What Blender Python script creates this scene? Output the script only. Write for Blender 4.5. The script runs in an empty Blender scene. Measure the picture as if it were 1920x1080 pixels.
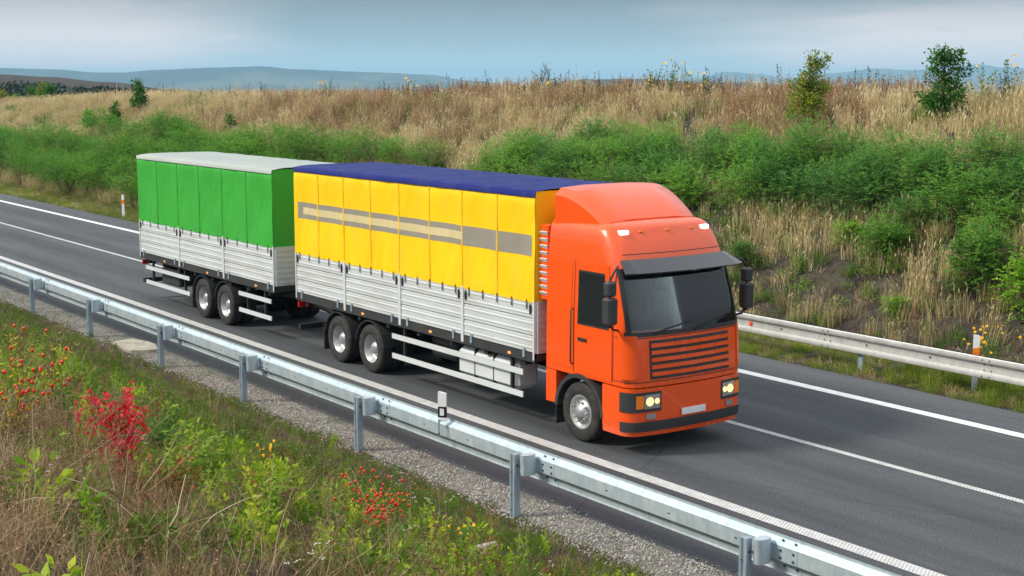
import bpy, math, random
from mathutils import Vector, noise
R = math.radians
PI = math.pi
rnd = random.Random(7)
sc = bpy.context.scene
col = sc.collection
H = 5.9                      # camera height above the road
PSI = R(35.715)              # angle between view axis and the road (-X)
TH = R(8.267)
F = 2629.0 / 1920.0          # focal length in picture widths

# ------------------------------------------------------------------ helpers
class MB:
    def __init__(s): s.v = []; s.f = []; s.m = []; s.t = []; s.sm = []
    def add(s, vs, fs, m=0, t=0.5, sm=False):
        o = len(s.v); s.v += [tuple(p) for p in vs]; s.t += [t] * len(vs)
        for f in fs: s.f.append(tuple(i + o for i in f)); s.m.append(m); s.sm.append(sm)
    def box(s, x0, x1, y0, y1, z0, z1, m=0, t=.5, b=0.0):
        if b > 0:   # chamfered box
            vs = []
            for z, k in ((z0, b), (z0 + b, 0), (z1 - b, 0), (z1, b)):
                xa, xb, ya, yb = x0 + k, x1 - k, y0 + k, y1 - k
                c = b if k == 0 else b * .5
                vs += [(xa + c, ya, z), (xb - c, ya, z), (xb, ya + c, z), (xb, yb - c, z), (xb - c, yb, z), (xa + c, yb, z), (xa, yb - c, z), (xa, ya + c, z)]
            fs = [tuple(range(7, -1, -1)), tuple(range(24, 32))]
            for k in range(3):
                for i in range(8):
                    j = (i + 1) % 8; a = k * 8
                    fs.append((a + i, a + j, a + 8 + j, a + 8 + i))
            s.add(vs, fs, m, t); return
        vs = [(x, y, z) for z in (z0, z1) for (x, y) in ((x0, y0), (x1, y0), (x1, y1), (x0, y1))]
        s.add(vs, [(3, 2, 1, 0), (4, 5, 6, 7), (0, 1, 5, 4), (1, 2, 6, 5), (2, 3, 7, 6), (3, 0, 4, 7)], m, t)
    def tube(s, pts, r, n=6, m=0, t=.5, cap=True):
        pts = [Vector(p) for p in pts]; rs = r if isinstance(r, (list, tuple)) else [r] * len(pts)
        vs = []; fs = []
        for i, p in enumerate(pts):
            d = (pts[min(i + 1, len(pts) - 1)] - pts[max(i - 1, 0)]).normalized()
            a = d.cross(Vector((0, 0, 1)) if abs(d.z) < .9 else Vector((1, 0, 0))).normalized(); b = d.cross(a)
            for k in range(n):
                an = 2 * PI * k / n; vs.append(p + (a * math.cos(an) + b * math.sin(an)) * rs[i])
        for i in range(len(pts) - 1):
            for k in range(n):
                j = (k + 1) % n; fs.append((i * n + k, i * n + j, (i + 1) * n + j, (i + 1) * n + k))
        if cap: fs += [tuple(range(n - 1, -1, -1)), tuple(range((len(pts) - 1) * n, len(pts) * n))]
        s.add(vs, fs, m, t, n > 4)
    def lathe(s, prof, c, n=32, m=0, t=.5):      # around the Y axis; prof = [(radius, y)]
        vs = []; fs = []
        for r, y in prof:
            for k in range(n):
                a = 2 * PI * k / n; vs.append((c[0] + r * math.cos(a), c[1] + y, c[2] + r * math.sin(a)))
        for i in range(len(prof) - 1):
            for k in range(n):
                j = (k + 1) % n; fs.append((i * n + k, i * n + j, (i + 1) * n + j, (i + 1) * n + k))
        s.add(vs, fs, m, t, True)
    def extrude_x(s, prof, x0, x1, nx=1, m=0, t=.5, closed=False, sm=False, wob=0):   # prof = [(y,z)]
        vs = []; fs = []; n = len(prof)
        for i in range(nx + 1):
            x = x0 + (x1 - x0) * i / nx
            vs += [(x, y, z) for y, z in prof]
        for i in range(nx):
            for k in range(n if closed else n - 1):
                j = (k + 1) % n; fs.append((i * n + k, (i + 1) * n + k, (i + 1) * n + j, i * n + j))
        if closed: fs += [tuple(range(n)), tuple(range((nx + 1) * n - 1, nx * n - 1, -1))]
        s.add(vs, fs, m, t, sm)
    def leaf(s, p, d, w, L, t=.5, m=0, up=None):
        d = Vector(d).normalized(); u = Vector(up) if up else Vector((rnd.uniform(-1, 1), rnd.uniform(-1, 1), rnd.uniform(-.2, 1)))
        a = d.cross(u)
        if a.length < 1e-4: a = Vector((1, 0, 0))
        a = a.normalized() * w * .5; p = Vector(p)
        s.add([p, p + d * L * .45 + a, p + d * L, p + d * L * .45 - a], [(0, 1, 2, 3)], m, t)
    def ball(s, c, r, m=0, t=.5, n=6, k=4, sz=1.0):
        vs = [(c[0], c[1], c[2] - r * sz)]; fs = []
        for i in range(1, k):
            a = PI * i / k
            for j in range(n):
                b = 2 * PI * j / n; vs.append((c[0] + r * math.sin(a) * math.cos(b), c[1] + r * math.sin(a) * math.sin(b), c[2] - r * sz * math.cos(a)))
        vs.append((c[0], c[1], c[2] + r * sz)); e = len(vs) - 1
        for j in range(n):
            q = (j + 1) % n; fs.append((0, 1 + q, 1 + j)); fs.append((e, e - n + j, e - n + q))
            for i in range(k - 2): fs.append((1 + i * n + j, 1 + i * n + q, 1 + (i + 1) * n + q, 1 + (i + 1) * n + j))
        s.add(vs, fs, m, t, True)
    def mesh(s, name, mats):
        me = bpy.data.meshes.new(name); me.from_pydata(s.v, [], s.f)
        for q in (mats if isinstance(mats, (list, tuple)) else [mats]): me.materials.append(q)
        me.polygons.foreach_set('material_index', s.m); me.polygons.foreach_set('use_smooth', s.sm)
        a = me.attributes.new('tone', 'FLOAT', 'POINT'); a.data.foreach_set('value', s.t)
        me.update(); return me
    def obj(s, name, mats, parent=None, loc=None, link=True):
        o = bpy.data.objects.new(name, s.mesh(name, mats))
        if link: col.objects.link(o)
        if parent: o.parent = parent
        if loc: o.location = loc
        return o

def tag(o, label=None, cat=None, group=None, kind=None):
    if label: o['label'] = label
    if cat: o['category'] = cat
    if group: o['group'] = group
    if kind: o['kind'] = kind
    return o
def empty(name, loc, label, cat, group=None, rz=0):
    o = bpy.data.objects.new(name, None); col.objects.link(o); o.location = loc; o.rotation_euler = (0, 0, rz); o.empty_display_size = .1
    return tag(o, label, cat, group)
def copy_tree(o, parent=None, kids=None):
    c = o.copy(); col.objects.link(c); c.parent = parent
    for ch in list(o.children): copy_tree(ch, c)
    return c
def bevel(o, w, seg=2):
    m = o.modifiers.new('bevel', 'BEVEL'); m.width = w; m.segments = seg; m.limit_method = 'ANGLE'; m.angle_limit = R(35)
def inframe(X, Y, Z, mg=.08):
    a = -X * math.cos(PSI) + Y * math.sin(PSI); b = X * math.sin(PSI) + Y * math.cos(PSI); c = Z - H
    de = a * math.cos(TH) - c * math.sin(TH); u = a * math.sin(TH) + c * math.cos(TH)
    if de < 1: return False
    return abs(F * b / de) < .5 + mg and abs(F * u / de) < .28125 + mg
def nz(x, y, s=1.0, o=0.0): return noise.noise(Vector((x / s, y / s, o)))
def ss(a, b, x):
    t = min(1, max(0, (x - a) / (b - a))); return t * t * (3 - 2 * t)

# ------------------------------------------------------------------ materials
def newmat(name):
    m = bpy.data.materials.new(name); m.use_nodes = True; nt = m.node_tree; nt.nodes.clear()
    out = nt.nodes.new('ShaderNodeOutputMaterial'); return m, nt, out
def N(nt, t, **k):
    n = nt.nodes.new(t)
    for a, b in k.items():
        if a in n.inputs: n.inputs[a].default_value = b
        else: setattr(n, a, b)
    return n
def L(nt, a, b): nt.links.new(a, b)
def ramp(nt, fac, stops):
    r = nt.nodes.new('ShaderNodeValToRGB'); e = r.color_ramp.elements
    while len(e) > 1: e.remove(e[-1])
    e[0].position = stops[0][0]; e[0].color = (*stops[0][1], 1)
    for p, c in stops[1:]:
        q = e.new(p); q.color = (*c, 1)
    if fac is not None: L(nt, fac, r.inputs[0])
    return r.outputs[0]
def mix(nt, fac, a, b, mode='MIX'):
    n = nt.nodes.new('ShaderNodeMix'); n.data_type = 'RGBA'; n.blend_type = mode
    for s, v in ((0, fac), (6, a), (7, b)):
        if hasattr(v, 'links'): L(nt, v, n.inputs[s])
        elif isinstance(v, (int, float)): n.inputs[s].default_value = v
        else: n.inputs[s].default_value = (*v, 1)
    return n.outputs[2]
def math_(nt, op, a, b=None, c=None):
    n = nt.nodes.new('ShaderNodeMath'); n.operation = op
    for i, v in enumerate((a, b, c)):
        if v is None: continue
        if hasattr(v, 'links'): L(nt, v, n.inputs[i])
        else: n.inputs[i].default_value = v
    return n.outputs[0]
def tnoise(nt, scale, detail=3, vec=None, rough=.5):
    n = N(nt, 'ShaderNodeTexNoise'); n.inputs['Scale'].default_value = scale; n.inputs['Detail'].default_value = detail; n.inputs['Roughness'].default_value = rough
    if vec: L(nt, vec, n.inputs['Vector'])
    return n.outputs['Fac']
def coords(nt, kind='Object', sc_=None):
    c = N(nt, 'ShaderNodeTexCoord').outputs[kind]
    if sc_:
        m = N(nt, 'ShaderNodeMapping'); m.inputs['Scale'].default_value = sc_; L(nt, c, m.inputs['Vector']); return m.outputs[0]
    return c
def bump(nt, h, dist, strength=1.0):
    b = N(nt, 'ShaderNodeBump'); b.inputs['Strength'].default_value = strength; b.inputs['Distance'].default_value = dist; L(nt, h, b.inputs['Height']); return b.outputs[0]
def paint(name, c, rough=.35, metal=0, var=.12, scale=3.0, dirt=None, coat=0, spec=.5, bmp=0):
    m, nt, out = newmat(name); p = N(nt, 'ShaderNodeBsdfPrincipled'); p.inputs['Roughness'].default_value = rough; p.inputs['Metallic'].default_value = metal
    p.inputs['Coat Weight'].default_value = coat; p.inputs['Specular IOR Level'].default_value = spec
    co = coords(nt); n = tnoise(nt, scale, 4, co)
    a = tuple(x * (1 - var) for x in c); b = tuple(min(1, x * (1 + var)) for x in c)
    k = ramp(nt, n, [(.3, a), (.7, b)])
    if dirt:
        n2 = tnoise(nt, scale * 2.2, 6, coords(nt, 'Object', (.35, 1, 1.2)), .65); k = mix(nt, ramp(nt, n2, [(.5, (0, 0, 0)), (.75, (dirt[3],) * 3)]), k, dirt[:3])
    L(nt, k, p.inputs['Base Color']); r2 = ramp(nt, tnoise(nt, scale * 6, 4, co), [(.3, (rough * .8,) * 3), (.7, (min(1, rough * 1.25),) * 3)]); L(nt, r2, p.inputs['Roughness'])
    if bmp: L(nt, bump(nt, tnoise(nt, scale * 8, 4, co), bmp), p.inputs['Normal'])
    L(nt, p.outputs[0], out.inputs[0]); return m
def veg(name, stops, trans=.3, rough=.6, inst=True, wi=.55, spec=.25):
    """leaf material: the ramp runs over the plant's own tone and each leaf's tone"""
    m, nt, out = newmat(name)
    a = N(nt, 'ShaderNodeAttribute', attribute_name='tone').outputs['Fac']
    if inst: b = N(nt, 'ShaderNodeAttribute', attribute_name='itone', attribute_type='INSTANCER').outputs['Fac']
    else: b = N(nt, 'ShaderNodeObjectInfo').outputs['Random']
    f = math_(nt, 'ADD', math_(nt, 'MULTIPLY', a, 1 - wi), math_(nt, 'MULTIPLY', b, wi))
    c = ramp(nt, f, stops)
    p = N(nt, 'ShaderNodeBsdfPrincipled'); L(nt, c, p.inputs['Base Color']); p.inputs['Roughness'].default_value = rough; p.inputs['Specular IOR Level'].default_value = spec
    if trans > 0:
        tr = N(nt, 'ShaderNodeBsdfTranslucent'); L(nt, c, tr.inputs[0]); mx = N(nt, 'ShaderNodeMixShader'); mx.inputs[0].default_value = trans
        L(nt, p.outputs[0], mx.inputs[1]); L(nt, tr.outputs[0], mx.inputs[2]); L(nt, mx.outputs[0], out.inputs[0])
    else: L(nt, p.outputs[0], out.inputs[0])
    return m
def emis(name, c, s):
    m, nt, out = newmat(name); e = N(nt, 'ShaderNodeEmission'); e.inputs[0].default_value = (*c, 1); e.inputs[1].default_value = s; L(nt, e.outputs[0], out.inputs[0]); return m

# ------------------------------------------------------------------ world, sun, camera
w = bpy.data.worlds.new('World'); sc.world = w; w.use_nodes = True; nt = w.node_tree; nt.nodes.clear()
out = nt.nodes.new('ShaderNodeOutputWorld'); bg = N(nt, 'ShaderNodeBackground'); bg.inputs[1].default_value = .1; L(nt, bg.outputs[0], out.inputs[0])
SUN_EL, SUN_AZ = R(42), math.atan2(-.72, -.35)       # direction towards the sun: behind the camera, a little to the left
sky = N(nt, 'ShaderNodeTexSky', sky_type='NISHITA'); sky.sun_disc = False; sky.sun_elevation = SUN_EL; sky.sun_rotation = PI / 2 - SUN_AZ
sky.air_density = 1.2; sky.dust_density = 2.0
tc = N(nt, 'ShaderNodeTexCoord').outputs['Generated']
sep = N(nt, 'ShaderNodeSeparateXYZ'); L(nt, tc, sep.inputs[0]); Z = sep.outputs[2]
KC = 10.0
def cc(r, g, b): return (r * KC, g * KC, b * KC)
grad = ramp(nt, math_(nt, 'MULTIPLY', Z, 1.0), [(0.0, (.42, .58, .65)), (.012, (.35, .50, .57)), (.03, (.24, .345, .40)), (.06, (.14, .19, .225)), (.10, (.18, .24, .28)), (.3, (.42, .46, .50)), (1, (.68, .72, .77))])
mp = N(nt, 'ShaderNodeMapping'); mp.inputs['Scale'].default_value = (2.6, 2.6, 16); mp.inputs['Location'].default_value = (.35, .2, 0); L(nt, tc, mp.inputs[0])
cl = tnoise(nt, 1.6, 5, mp.outputs[0], .5)
mp2 = N(nt, 'ShaderNodeMapping'); mp2.inputs['Scale'].default_value = (5, 5, 60); L(nt, tc, mp2.inputs[0])
cl2 = tnoise(nt, 2.0, 5, mp2.outputs[0], .55)
# lateral position across the view: pale warm cloud to the left and right of a clear blue-grey middle
vm = N(nt, 'ShaderNodeVectorMath', operation='DOT_PRODUCT'); L(nt, tc, vm.inputs[0]); vm.inputs[1].default_value = (math.sin(PSI), math.cos(PSI), 0)
side = math_(nt, 'ABSOLUTE', math_(nt, 'ADD', vm.outputs['Value'], .02))
sidef = ramp(nt, side, [(.06, (0, 0, 0)), (.30, (1, 1, 1))])
cm = math_(nt, 'MULTIPLY', math_(nt, 'ADD', cl, math_(nt, 'MULTIPLY', cl2, .35)), math_(nt, 'ADD', math_(nt, 'MULTIPLY', sidef, .75), .25))
cmask = ramp(nt, cm, [(.28, (0, 0, 0)), (.60, (1, 1, 1))])
warm = ramp(nt, Z, [(0, (.62, .60, .61)), (.035, (.58, .55, .56)), (.06, (.30, .305, .33)), (.3, (.6, .63, .66)), (1, (.8, .85, .9))])
cloudc = mix(nt, cmask, grad, warm)
sc10 = mix(nt, 1.0, cloudc, (KC, KC, KC), 'MULTIPLY')
L(nt, mix(nt, .93, sky.outputs[0], sc10), bg.inputs[0])

sun = bpy.data.lights.new('sun', 'SUN'); sun.energy = 2.6; sun.angle = R(11); sun.color = (1, .92, .76)
so = bpy.data.objects.new('sun', sun); col.objects.link(so)
sd = Vector((math.cos(SUN_AZ) * math.cos(SUN_EL), math.sin(SUN_AZ) * math.cos(SUN_EL), math.sin(SUN_EL)))
so.rotation_euler = sd.to_track_quat('Z', 'Y').to_euler()

cam = bpy.data.cameras.new('camera'); co = bpy.data.objects.new('camera', cam); col.objects.link(co); sc.camera = co
cam.sensor_width = 36; cam.lens = F * 36; cam.clip_end = 30000; cam.clip_start = .1
co.location = (0, 0, H)
fwd = Vector((-math.cos(PSI) * math.cos(TH), math.sin(PSI) * math.cos(TH), -math.sin(TH)))
co.rotation_euler = fwd.to_track_quat('-Z', 'Y').to_euler()
sc.view_settings.view_transform = 'Standard'; sc.view_settings.look = 'None'; sc.view_settings.exposure = 0.65; sc.view_settings.gamma = 1
sc.cycles.max_bounces = 6; sc.cycles.transparent_max_bounces = 4; sc.cycles.volume_bounces = 0

# ------------------------------------------------------------------ terrain
def crestH(X):
    return 5.28 - .40 * ss(-48, -64, X) - .15 * ss(-64, -90, X) - .85 * ss(-90, -128, X) + .12 * nz(X, 3, 14) + .05 * nz(X, 9, 3)
def ground_z(X, Y):
    if Y < 10.75:
        b = (10.75 - Y) * .455; top = 4.45 + .15 * nz(X, Y, 6)
        z = min(b, top) if b < top - .4 else top - .4 * math.exp(-(b - top + .4) / .4)
        return z - .02 + .05 * nz(X, Y, .9, 3) * ss(10.7, 9, Y)
    if Y < 11.78: return -.02
    if Y < 22.0: return -.08
    if Y < 24.3: return -.03 - .05 * math.sin((Y - 22) / 2.3 * PI)
    hc = crestH(X); b = (Y - 24.3) * .5 + .12 * nz(X, Y, 5, 2) * ss(24.3, 27, Y) + .06 * nz(X, Y, 1.5, 7) * ss(24.3, 26, Y)
    if b < hc - .35: z = b
    else: z = hc - .35 * math.exp(-(b - hc + .35) / .35)
    z -= max(0, Y - 39) * .13
    return max(z, -26 + 1.5 * nz(X, Y, 300, 5))
def axis(segs):
    r = []
    for a, b, st in segs:
        n = max(1, round((b - a) / st))
        r += [a + (b - a) * i / n for i in range(n)]
    r.append(segs[-1][1]); return r
xs = axis([(-12000, -2000, 2000), (-2000, -400, 200), (-400, -160, 20), (-160, 15, .9), (15, 100, 10), (100, 1000, 200), (1000, 9000, 2000)])
ys = axis([(-3000, -200, 700), (-200, -10, 30), (-10, -2, 1), (-2, 10.5, .4), (10.5, 11.0, .25), (11.0, 11.75, .25), (11.75, 11.8, .05), (11.8, 22.0, 2.5), (22.0, 24.3, .4), (24.3, 40, .45), (40, 70, 5), (70, 400, 30), (400, 2000, 300), (2000, 12000, 2000)])
g = MB(); nyy = len(ys)
g.v = [(x, y, ground_z(x, y)) for x in xs for y in ys]; g.t = [.5] * len(g.v)
for i in range(len(xs) - 1):
    for j in range(nyy - 1):
        g.f.append((i * nyy + j, (i + 1) * nyy + j, (i + 1) * nyy + j + 1, i * nyy + j + 1)); g.sm.append(True)
        ym = (ys[j] + ys[j + 1]) / 2
        g.m.append(0 if ym < 10.9 else 1 if ym < 22 else 2 if ym < 60 else 3)
def soil(name, stops, scale, bd=.02):
    m, nt, out = newmat(name); p = N(nt, 'ShaderNodeBsdfPrincipled'); p.inputs['Roughness'].default_value = .95; p.inputs['Specular IOR Level'].default_value = .1
    c = coords(nt); n = tnoise(nt, scale, 8, c, .65); k = ramp(nt, n, stops)
    n2 = tnoise(nt, scale * 9, 6, c, .7); k = mix(nt, 1.0, k, ramp(nt, n2, [(.3, (.55,) * 3), (.7, (1.35,) * 3)]), 'MULTIPLY')
    L(nt, k, p.inputs['Base Color']); L(nt, bump(nt, n2, bd), p.inputs['Normal']); L(nt, p.outputs[0], out.inputs[0]); return m
M_soil = soil('bank_soil', [(.3, (.055, .038, .030)), (.5, (.085, .06, .042)), (.7, (.055, .06, .022))], 1.4, .03)
M_farbank = soil('far_bank_soil', [(.3, (.036, .031, .028)), (.55, (.068, .058, .048)), (.75, (.055, .058, .030))], .5, .03)
M_plain = soil('plain', [(.3, (.12, .12, .06)), (.5, (.16, .15, .09)), (.7, (.08, .11, .04))], .004, .0)
m, nt, out = newmat('gravel_bed'); p = N(nt, 'ShaderNodeBsdfPrincipled'); p.inputs['Roughness'].default_value = .95
vo = N(nt, 'ShaderNodeTexVoronoi'); vo.inputs['Scale'].default_value = 55; L(nt, coords(nt), vo.inputs['Vector'])
k = ramp(nt, vo.outputs['Distance'], [(.1, (.42, .40, .37)), (.5, (.22, .205, .185)), (.8, (.09, .08, .07))])
k = mix(nt, .5, k, vo.outputs['Color'], 'SOFT_LIGHT'); k = mix(nt, 1, k, ramp(nt, tnoise(nt, 2, 6, coords(nt)), [(.3, (.6,) * 3), (.65, (1.0,) * 3)]), 'MULTIPLY')
L(nt, k, p.inputs['Base Color']); L(nt, bump(nt, vo.outputs['Distance'], -.015), p.inputs['Normal']); L(nt, p.outputs[0], out.inputs[0]); M_gravel = m
tag(g.obj('ground', [M_soil, M_gravel, M_farbank, M_plain]), kind='structure')

# road
m, nt, out = newmat('asphalt'); p = N(nt, 'ShaderNodeBsdfPrincipled'); c = coords(nt)
base = ramp(nt, tnoise(nt, .35, 5, coords(nt, 'Object', (.25, 1, 1)), .6), [(.3, (.052, .058, .067)), (.7, (.074, .081, .091))])
sp = ramp(nt, tnoise(nt, 45, 3, c, .8), [(.32, (.3,) * 3), (.5, (1,) * 3), (.68, (2.0,) * 3)]); k = mix(nt, 1, base, sp, 'MULTIPLY')
vo = N(nt, 'ShaderNodeTexVoronoi'); vo.inputs['Scale'].default_value = 26; L(nt, c, vo.inputs['Vector'])
k = mix(nt, ramp(nt, vo.outputs['Distance'], [(.09, (.75,) * 3), (.17, (0, 0, 0))]), k, (.27, .27, .27))
sepx = N(nt, 'ShaderNodeSeparateXYZ'); L(nt, c, sepx.inputs[0])
tr = ramp(nt, math_(nt, 'MULTIPLY', math_(nt, 'SUBTRACT', sepx.outputs[1], 11.5), .09),
          [(.0, (.92, .86, .86)), (.19, (.95, .90, .90)), (.23, (1, 1, 1)), (.27, (.80,) * 3), (.31, (1.08,) * 3), (.37, (1.0,) * 3), (.42, (.78,) * 3), (.48, (1.08,) * 3), (.56, (.82,) * 3), (.63, (1.08,) * 3), (.70, (.86,) * 3), (.77, (1.0,) * 3), (.82, (1.15,) * 3), (.95, (1.2, 1.18, 1.17))])
k = mix(nt, 1, k, tr, 'MULTIPLY')
st_ = tnoise(nt, 1.0, 8, coords(nt, 'Object', (.12, 2.2, 1)), .7); k = mix(nt, 1, k, ramp(nt, st_, [(.3, (.72,) * 3), (.5, (1,) * 3), (.7, (1.22,) * 3)]), 'MULTIPLY')
ck = N(nt, 'ShaderNodeTexVoronoi', feature='DISTANCE_TO_EDGE'); ck.inputs['Scale'].default_value = .16; wv_ = N(nt, 'ShaderNodeVectorMath', operation='ADD'); L(nt, c, wv_.inputs[0])
nn_ = N(nt, 'ShaderNodeTexNoise'); nn_.inputs['Scale'].default_value = 1.3; nn_.inputs['Detail'].default_value = 6; L(nt, nn_.outputs['Color'], wv_.inputs[1]); L(nt, wv_.outputs[0], ck.inputs['Vector'])
k = mix(nt, ramp(nt, ck.outputs['Distance'], [(.0006, (.6,) * 3), (.0022, (0,) * 3)]), k, (.02, .02, .02))
L(nt, k, p.inputs['Base Color']); p.inputs['Roughness'].default_value = .8; p.inputs['Specular IOR Level'].default_value = .35
L(nt, bump(nt, tnoise(nt, 70, 3, c, .8), .006), p.inputs['Normal']); L(nt, p.outputs[0], out.inputs[0]); M_asph = m
rd = MB(); n = 260; vs = []
for i in range(n + 1):
    x = -420 + (60 + 420) * i / n
    vs += [(x, 11.75 + .05 * nz(x, 0, .7), -.035), (x, 11.86 + .03 * nz(x, 0, .7), 0), (x, 22.0 + .04 * nz(x, 8, 1.1), 0), (x, 22.12 + .05 * nz(x, 8, 1.1), -.04)]
fs = []
for i in range(n):
    for k in range(3): fs.append((i * 4 + k, (i + 1) * 4 + k, (i + 1) * 4 + k + 1, i * 4 + k + 1))
rd.add(vs, fs); tag(rd.obj('road', M_asph), kind='structure')

def line_mat(name, c0, hatch):
    m, nt, out = newmat(name); p = N(nt, 'ShaderNodeBsdfPrincipled'); p.inputs['Roughness'].default_value = .7; c = coords(nt)
    k = ramp(nt, tnoise(nt, 6, 6, c, .7), [(.3, tuple(x * .72 for x in c0)), (.6, c0)])
    if hatch:
        br = N(nt, 'ShaderNodeTexBrick'); br.inputs['Scale'].default_value = 1; br.inputs['Brick Width'].default_value = .055; br.inputs['Row Height'].default_value = .05; br.inputs['Mortar Size'].default_value = .011
        br.inputs['Color1'].default_value = (1, 1, 1, 1); br.inputs['Color2'].default_value = (.92, .92, .92, 1); br.inputs['Mortar'].default_value = (.5, .5, .51, 1); L(nt, c, br.inputs['Vector'])
        k = mix(nt, 1, k, br.outputs[0], 'MULTIPLY'); L(nt, bump(nt, br.outputs['Fac'], -.004), p.inputs['Normal'])
    k = mix(nt, ramp(nt, tnoise(nt, 30, 4, c, .8), [(.56, (0,) * 3), (.70, (.6,) * 3)]), k, (.15, .15, .15))
    L(nt, k, p.inputs['Base Color']); L(nt, p.outputs[0], out.inputs[0]); return m
M_line = line_mat('line_paint', (.78, .79, .80), False); M_lineh = line_mat('ribbed_line_paint', (.80, .80, .80), True)
for y0, y1, mt in ((13.56, 13.81, M_lineh), (17.16, 17.30, M_lineh), (20.42, 20.68, M_line)):
    b = MB(); b.add([(-420, y0, .004), (60, y0, .004), (60, y1, .004), (-420, y1, .004)], [(0, 1, 2, 3)]); tag(b.obj('road_marking', mt), kind='structure')

# far hills, as terrain ridges kilometres away
def dirpx(px):      # horizontal direction for a bearing given in thousandths of the view's width
    a = math.atan((px - 960) / (2629 / math.cos(TH))) ; an = PI - PSI - a
    return Vector((math.cos(an), math.sin(an)))
def ridge(name, prof, D, depth, zb, mat, jag=0, sub=10, seedo=0, noback=False):
    b = MB(); rows = []
    pts = []
    for (x0, z0), (x1, z1) in zip(prof[:-1], prof[1:]):
        for i in range(sub): t = i / sub; t2 = t * t * (3 - 2 * t); pts.append((x0 + (x1 - x0) * t, z0 + (z1 - z0) * t2))
    pts.append(prof[-1])
    ks = [(-1, 0), (-.7, .25), (-.4, .62), (-.18, .9), (0, 1), (.3, .85), (1, 0)]
    vs = []
    for x, z in pts:
        d = dirpx(x)
        for kd, kz in ks:
            r = D + depth * kd; jz = (jag * (nz(x, seedo, 3.1) + .6 * nz(x, seedo + 5, 1.3)) if kd == 0 else 0)
            vs.append((d.x * r, d.y * r, zb + (z - zb) * kz + jz))
    K = len(ks); fs = []
    for i in range(len(pts) - 1):
        for k in range(K - 1): fs.append((i * K + k, i * K + k + 1, (i + 1) * K + k + 1, (i + 1) * K + k))
    b.add(vs, fs, sm=True); return tag(b.obj(name, mat), kind='structure')
def zpx(y, D): return H + (158 - y) / 2629 * D
M_forest = soil('distant_forest', [(.3, (.012, .024, .022)), (.52, (.03, .045, .03)), (.60, (.10, .11, .07)), (.8, (.13, .13, .08))], .0016, 0)
D = 6500
ridge('hills', [(-900, zpx(128, D)), (-300, zpx(128, D)), (0, zpx(130, D)), (110, zpx(132, D)), (180, zpx(137, D)), (225, zpx(137, D)), (300, zpx(132, D)), (400, zpx(128, D)), (490, zpx(125.5, D)), (560, zpx(131, D)), (700, zpx(136, D)), (800, zpx(140, D)), (880, zpx(151, D)), (960, zpx(159, D)), (1100, zpx(161, D)), (1300, zpx(163, D))], D, 900, -27, M_forest, jag=1.6)
D = 11000
ridge('hills', [(1150, zpx(160, D)), (1290, zpx(152, D)), (1360, zpx(135, D)), (1420, zpx(139, D)), (1480, zpx(148, D)), (1560, zpx(138, D)), (1640, zpx(130, D)), (1700, zpx(133, D)), (1760, zpx(131, D)), (1830, zpx(123, D)), (1880, zpx(129, D)), (1960, zpx(133, D)), (2200, zpx(128, D)), (2600, zpx(140, D))], D, 1400, -27, M_forest, jag=1.5)
D = 3000
ridge('hills', [(880, zpx(170, D)), (1000, zpx(160, D)), (1100, zpx(148.5, D)), (1200, zpx(148, D)), (1300, zpx(153, D)), (1450, zpx(158, D)), (1700, zpx(175, D)), (2000, zpx(195, D))], D, 300, -27, M_forest, jag=1.2)
M_plough = soil('ploughed_field', [(.3, (.050, .042, .038)), (.7, (.075, .062, .055))], .03, 0)
D = 620
ridge('ploughed_field', [(-800, zpx(125, D)), (-300, zpx(132, D)), (0, zpx(141, D)), (90, zpx(145, D)), (200, zpx(154, D)), (330, zpx(168, D)), (450, zpx(180, D)), (600, zpx(200, D))], D, 180, -14, M_plough)
M_meadow = soil('green_field', [(.3, (.07, .12, .035)), (.7, (.09, .15, .05))], .03, 0)
D = 400
ridge('green_field', [(-400, zpx(165, D)), (-60, zpx(172, D)), (22, zpx(178, D)), (80, zpx(190, D)), (160, zpx(215, D))], D, 60, -14, M_meadow)

# haze: one closed box round everything, the sky outside
b = MB(); b.box(-12500, 9500, -3500, 12500, -29, 135)
m, nt, out = newmat('haze_air'); pv = N(nt, 'ShaderNodeVolumePrincipled'); pv.inputs['Color'].default_value = (.42, .74, 1.0, 1); pv.inputs['Density'].default_value = 1.35e-4; pv.inputs['Anisotropy'].default_value = 0.0
L(nt, pv.outputs[0], out.inputs['Volume']); hz = tag(b.obj('haze', m), 'pale bluish haze hanging over the plain and distant hills', 'haze', kind='stuff')
#PART2
# ------------------------------------------------------------------ guardrails
def galv(name, a, b_, rough=.42):
    m, nt, out = newmat(name); p = N(nt, 'ShaderNodeBsdfPrincipled'); c = coords(nt)
    vo = N(nt, 'ShaderNodeTexVoronoi'); vo.inputs['Scale'].default_value = 14; L(nt, coords(nt, 'Object', (1, 1, .45)), vo.inputs['Vector'])
    k = ramp(nt, tnoise(nt, 2.5, 6, c, .65), [(.3, a), (.7, b_)]); k = mix(nt, 1, k, ramp(nt, vo.outputs['Distance'], [(0, (1.06,) * 3), (.8, (.93,) * 3)]), 'MULTIPLY')
    st = tnoise(nt, 9, 6, coords(nt, 'Object', (1, 1, .12)), .7); k = mix(nt, ramp(nt, st, [(.52, (0,) * 3), (.72, (.55,) * 3)]), k, (.62, .64, .66))
    L(nt, k, p.inputs['Base Color']); p.inputs['Metallic'].default_value = .35; p.inputs['Roughness'].default_value = rough
    L(nt, ramp(nt, tnoise(nt, 12, 4, c), [(.3, (rough * .75,) * 3), (.7, (rough * 1.3,) * 3)]), p.inputs['Roughness']); L(nt, p.outputs[0], out.inputs[0]); return m
M_galv = galv('galvanised_steel', (.40, .50, .57), (.50, .60, .66))
M_galvp = galv('galvanised_post', (.27, .36, .45), (.36, .45, .53))
M_galvf = galv('weathered_galvanised_steel', (.48, .49, .49), (.60, .61, .61))
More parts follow.
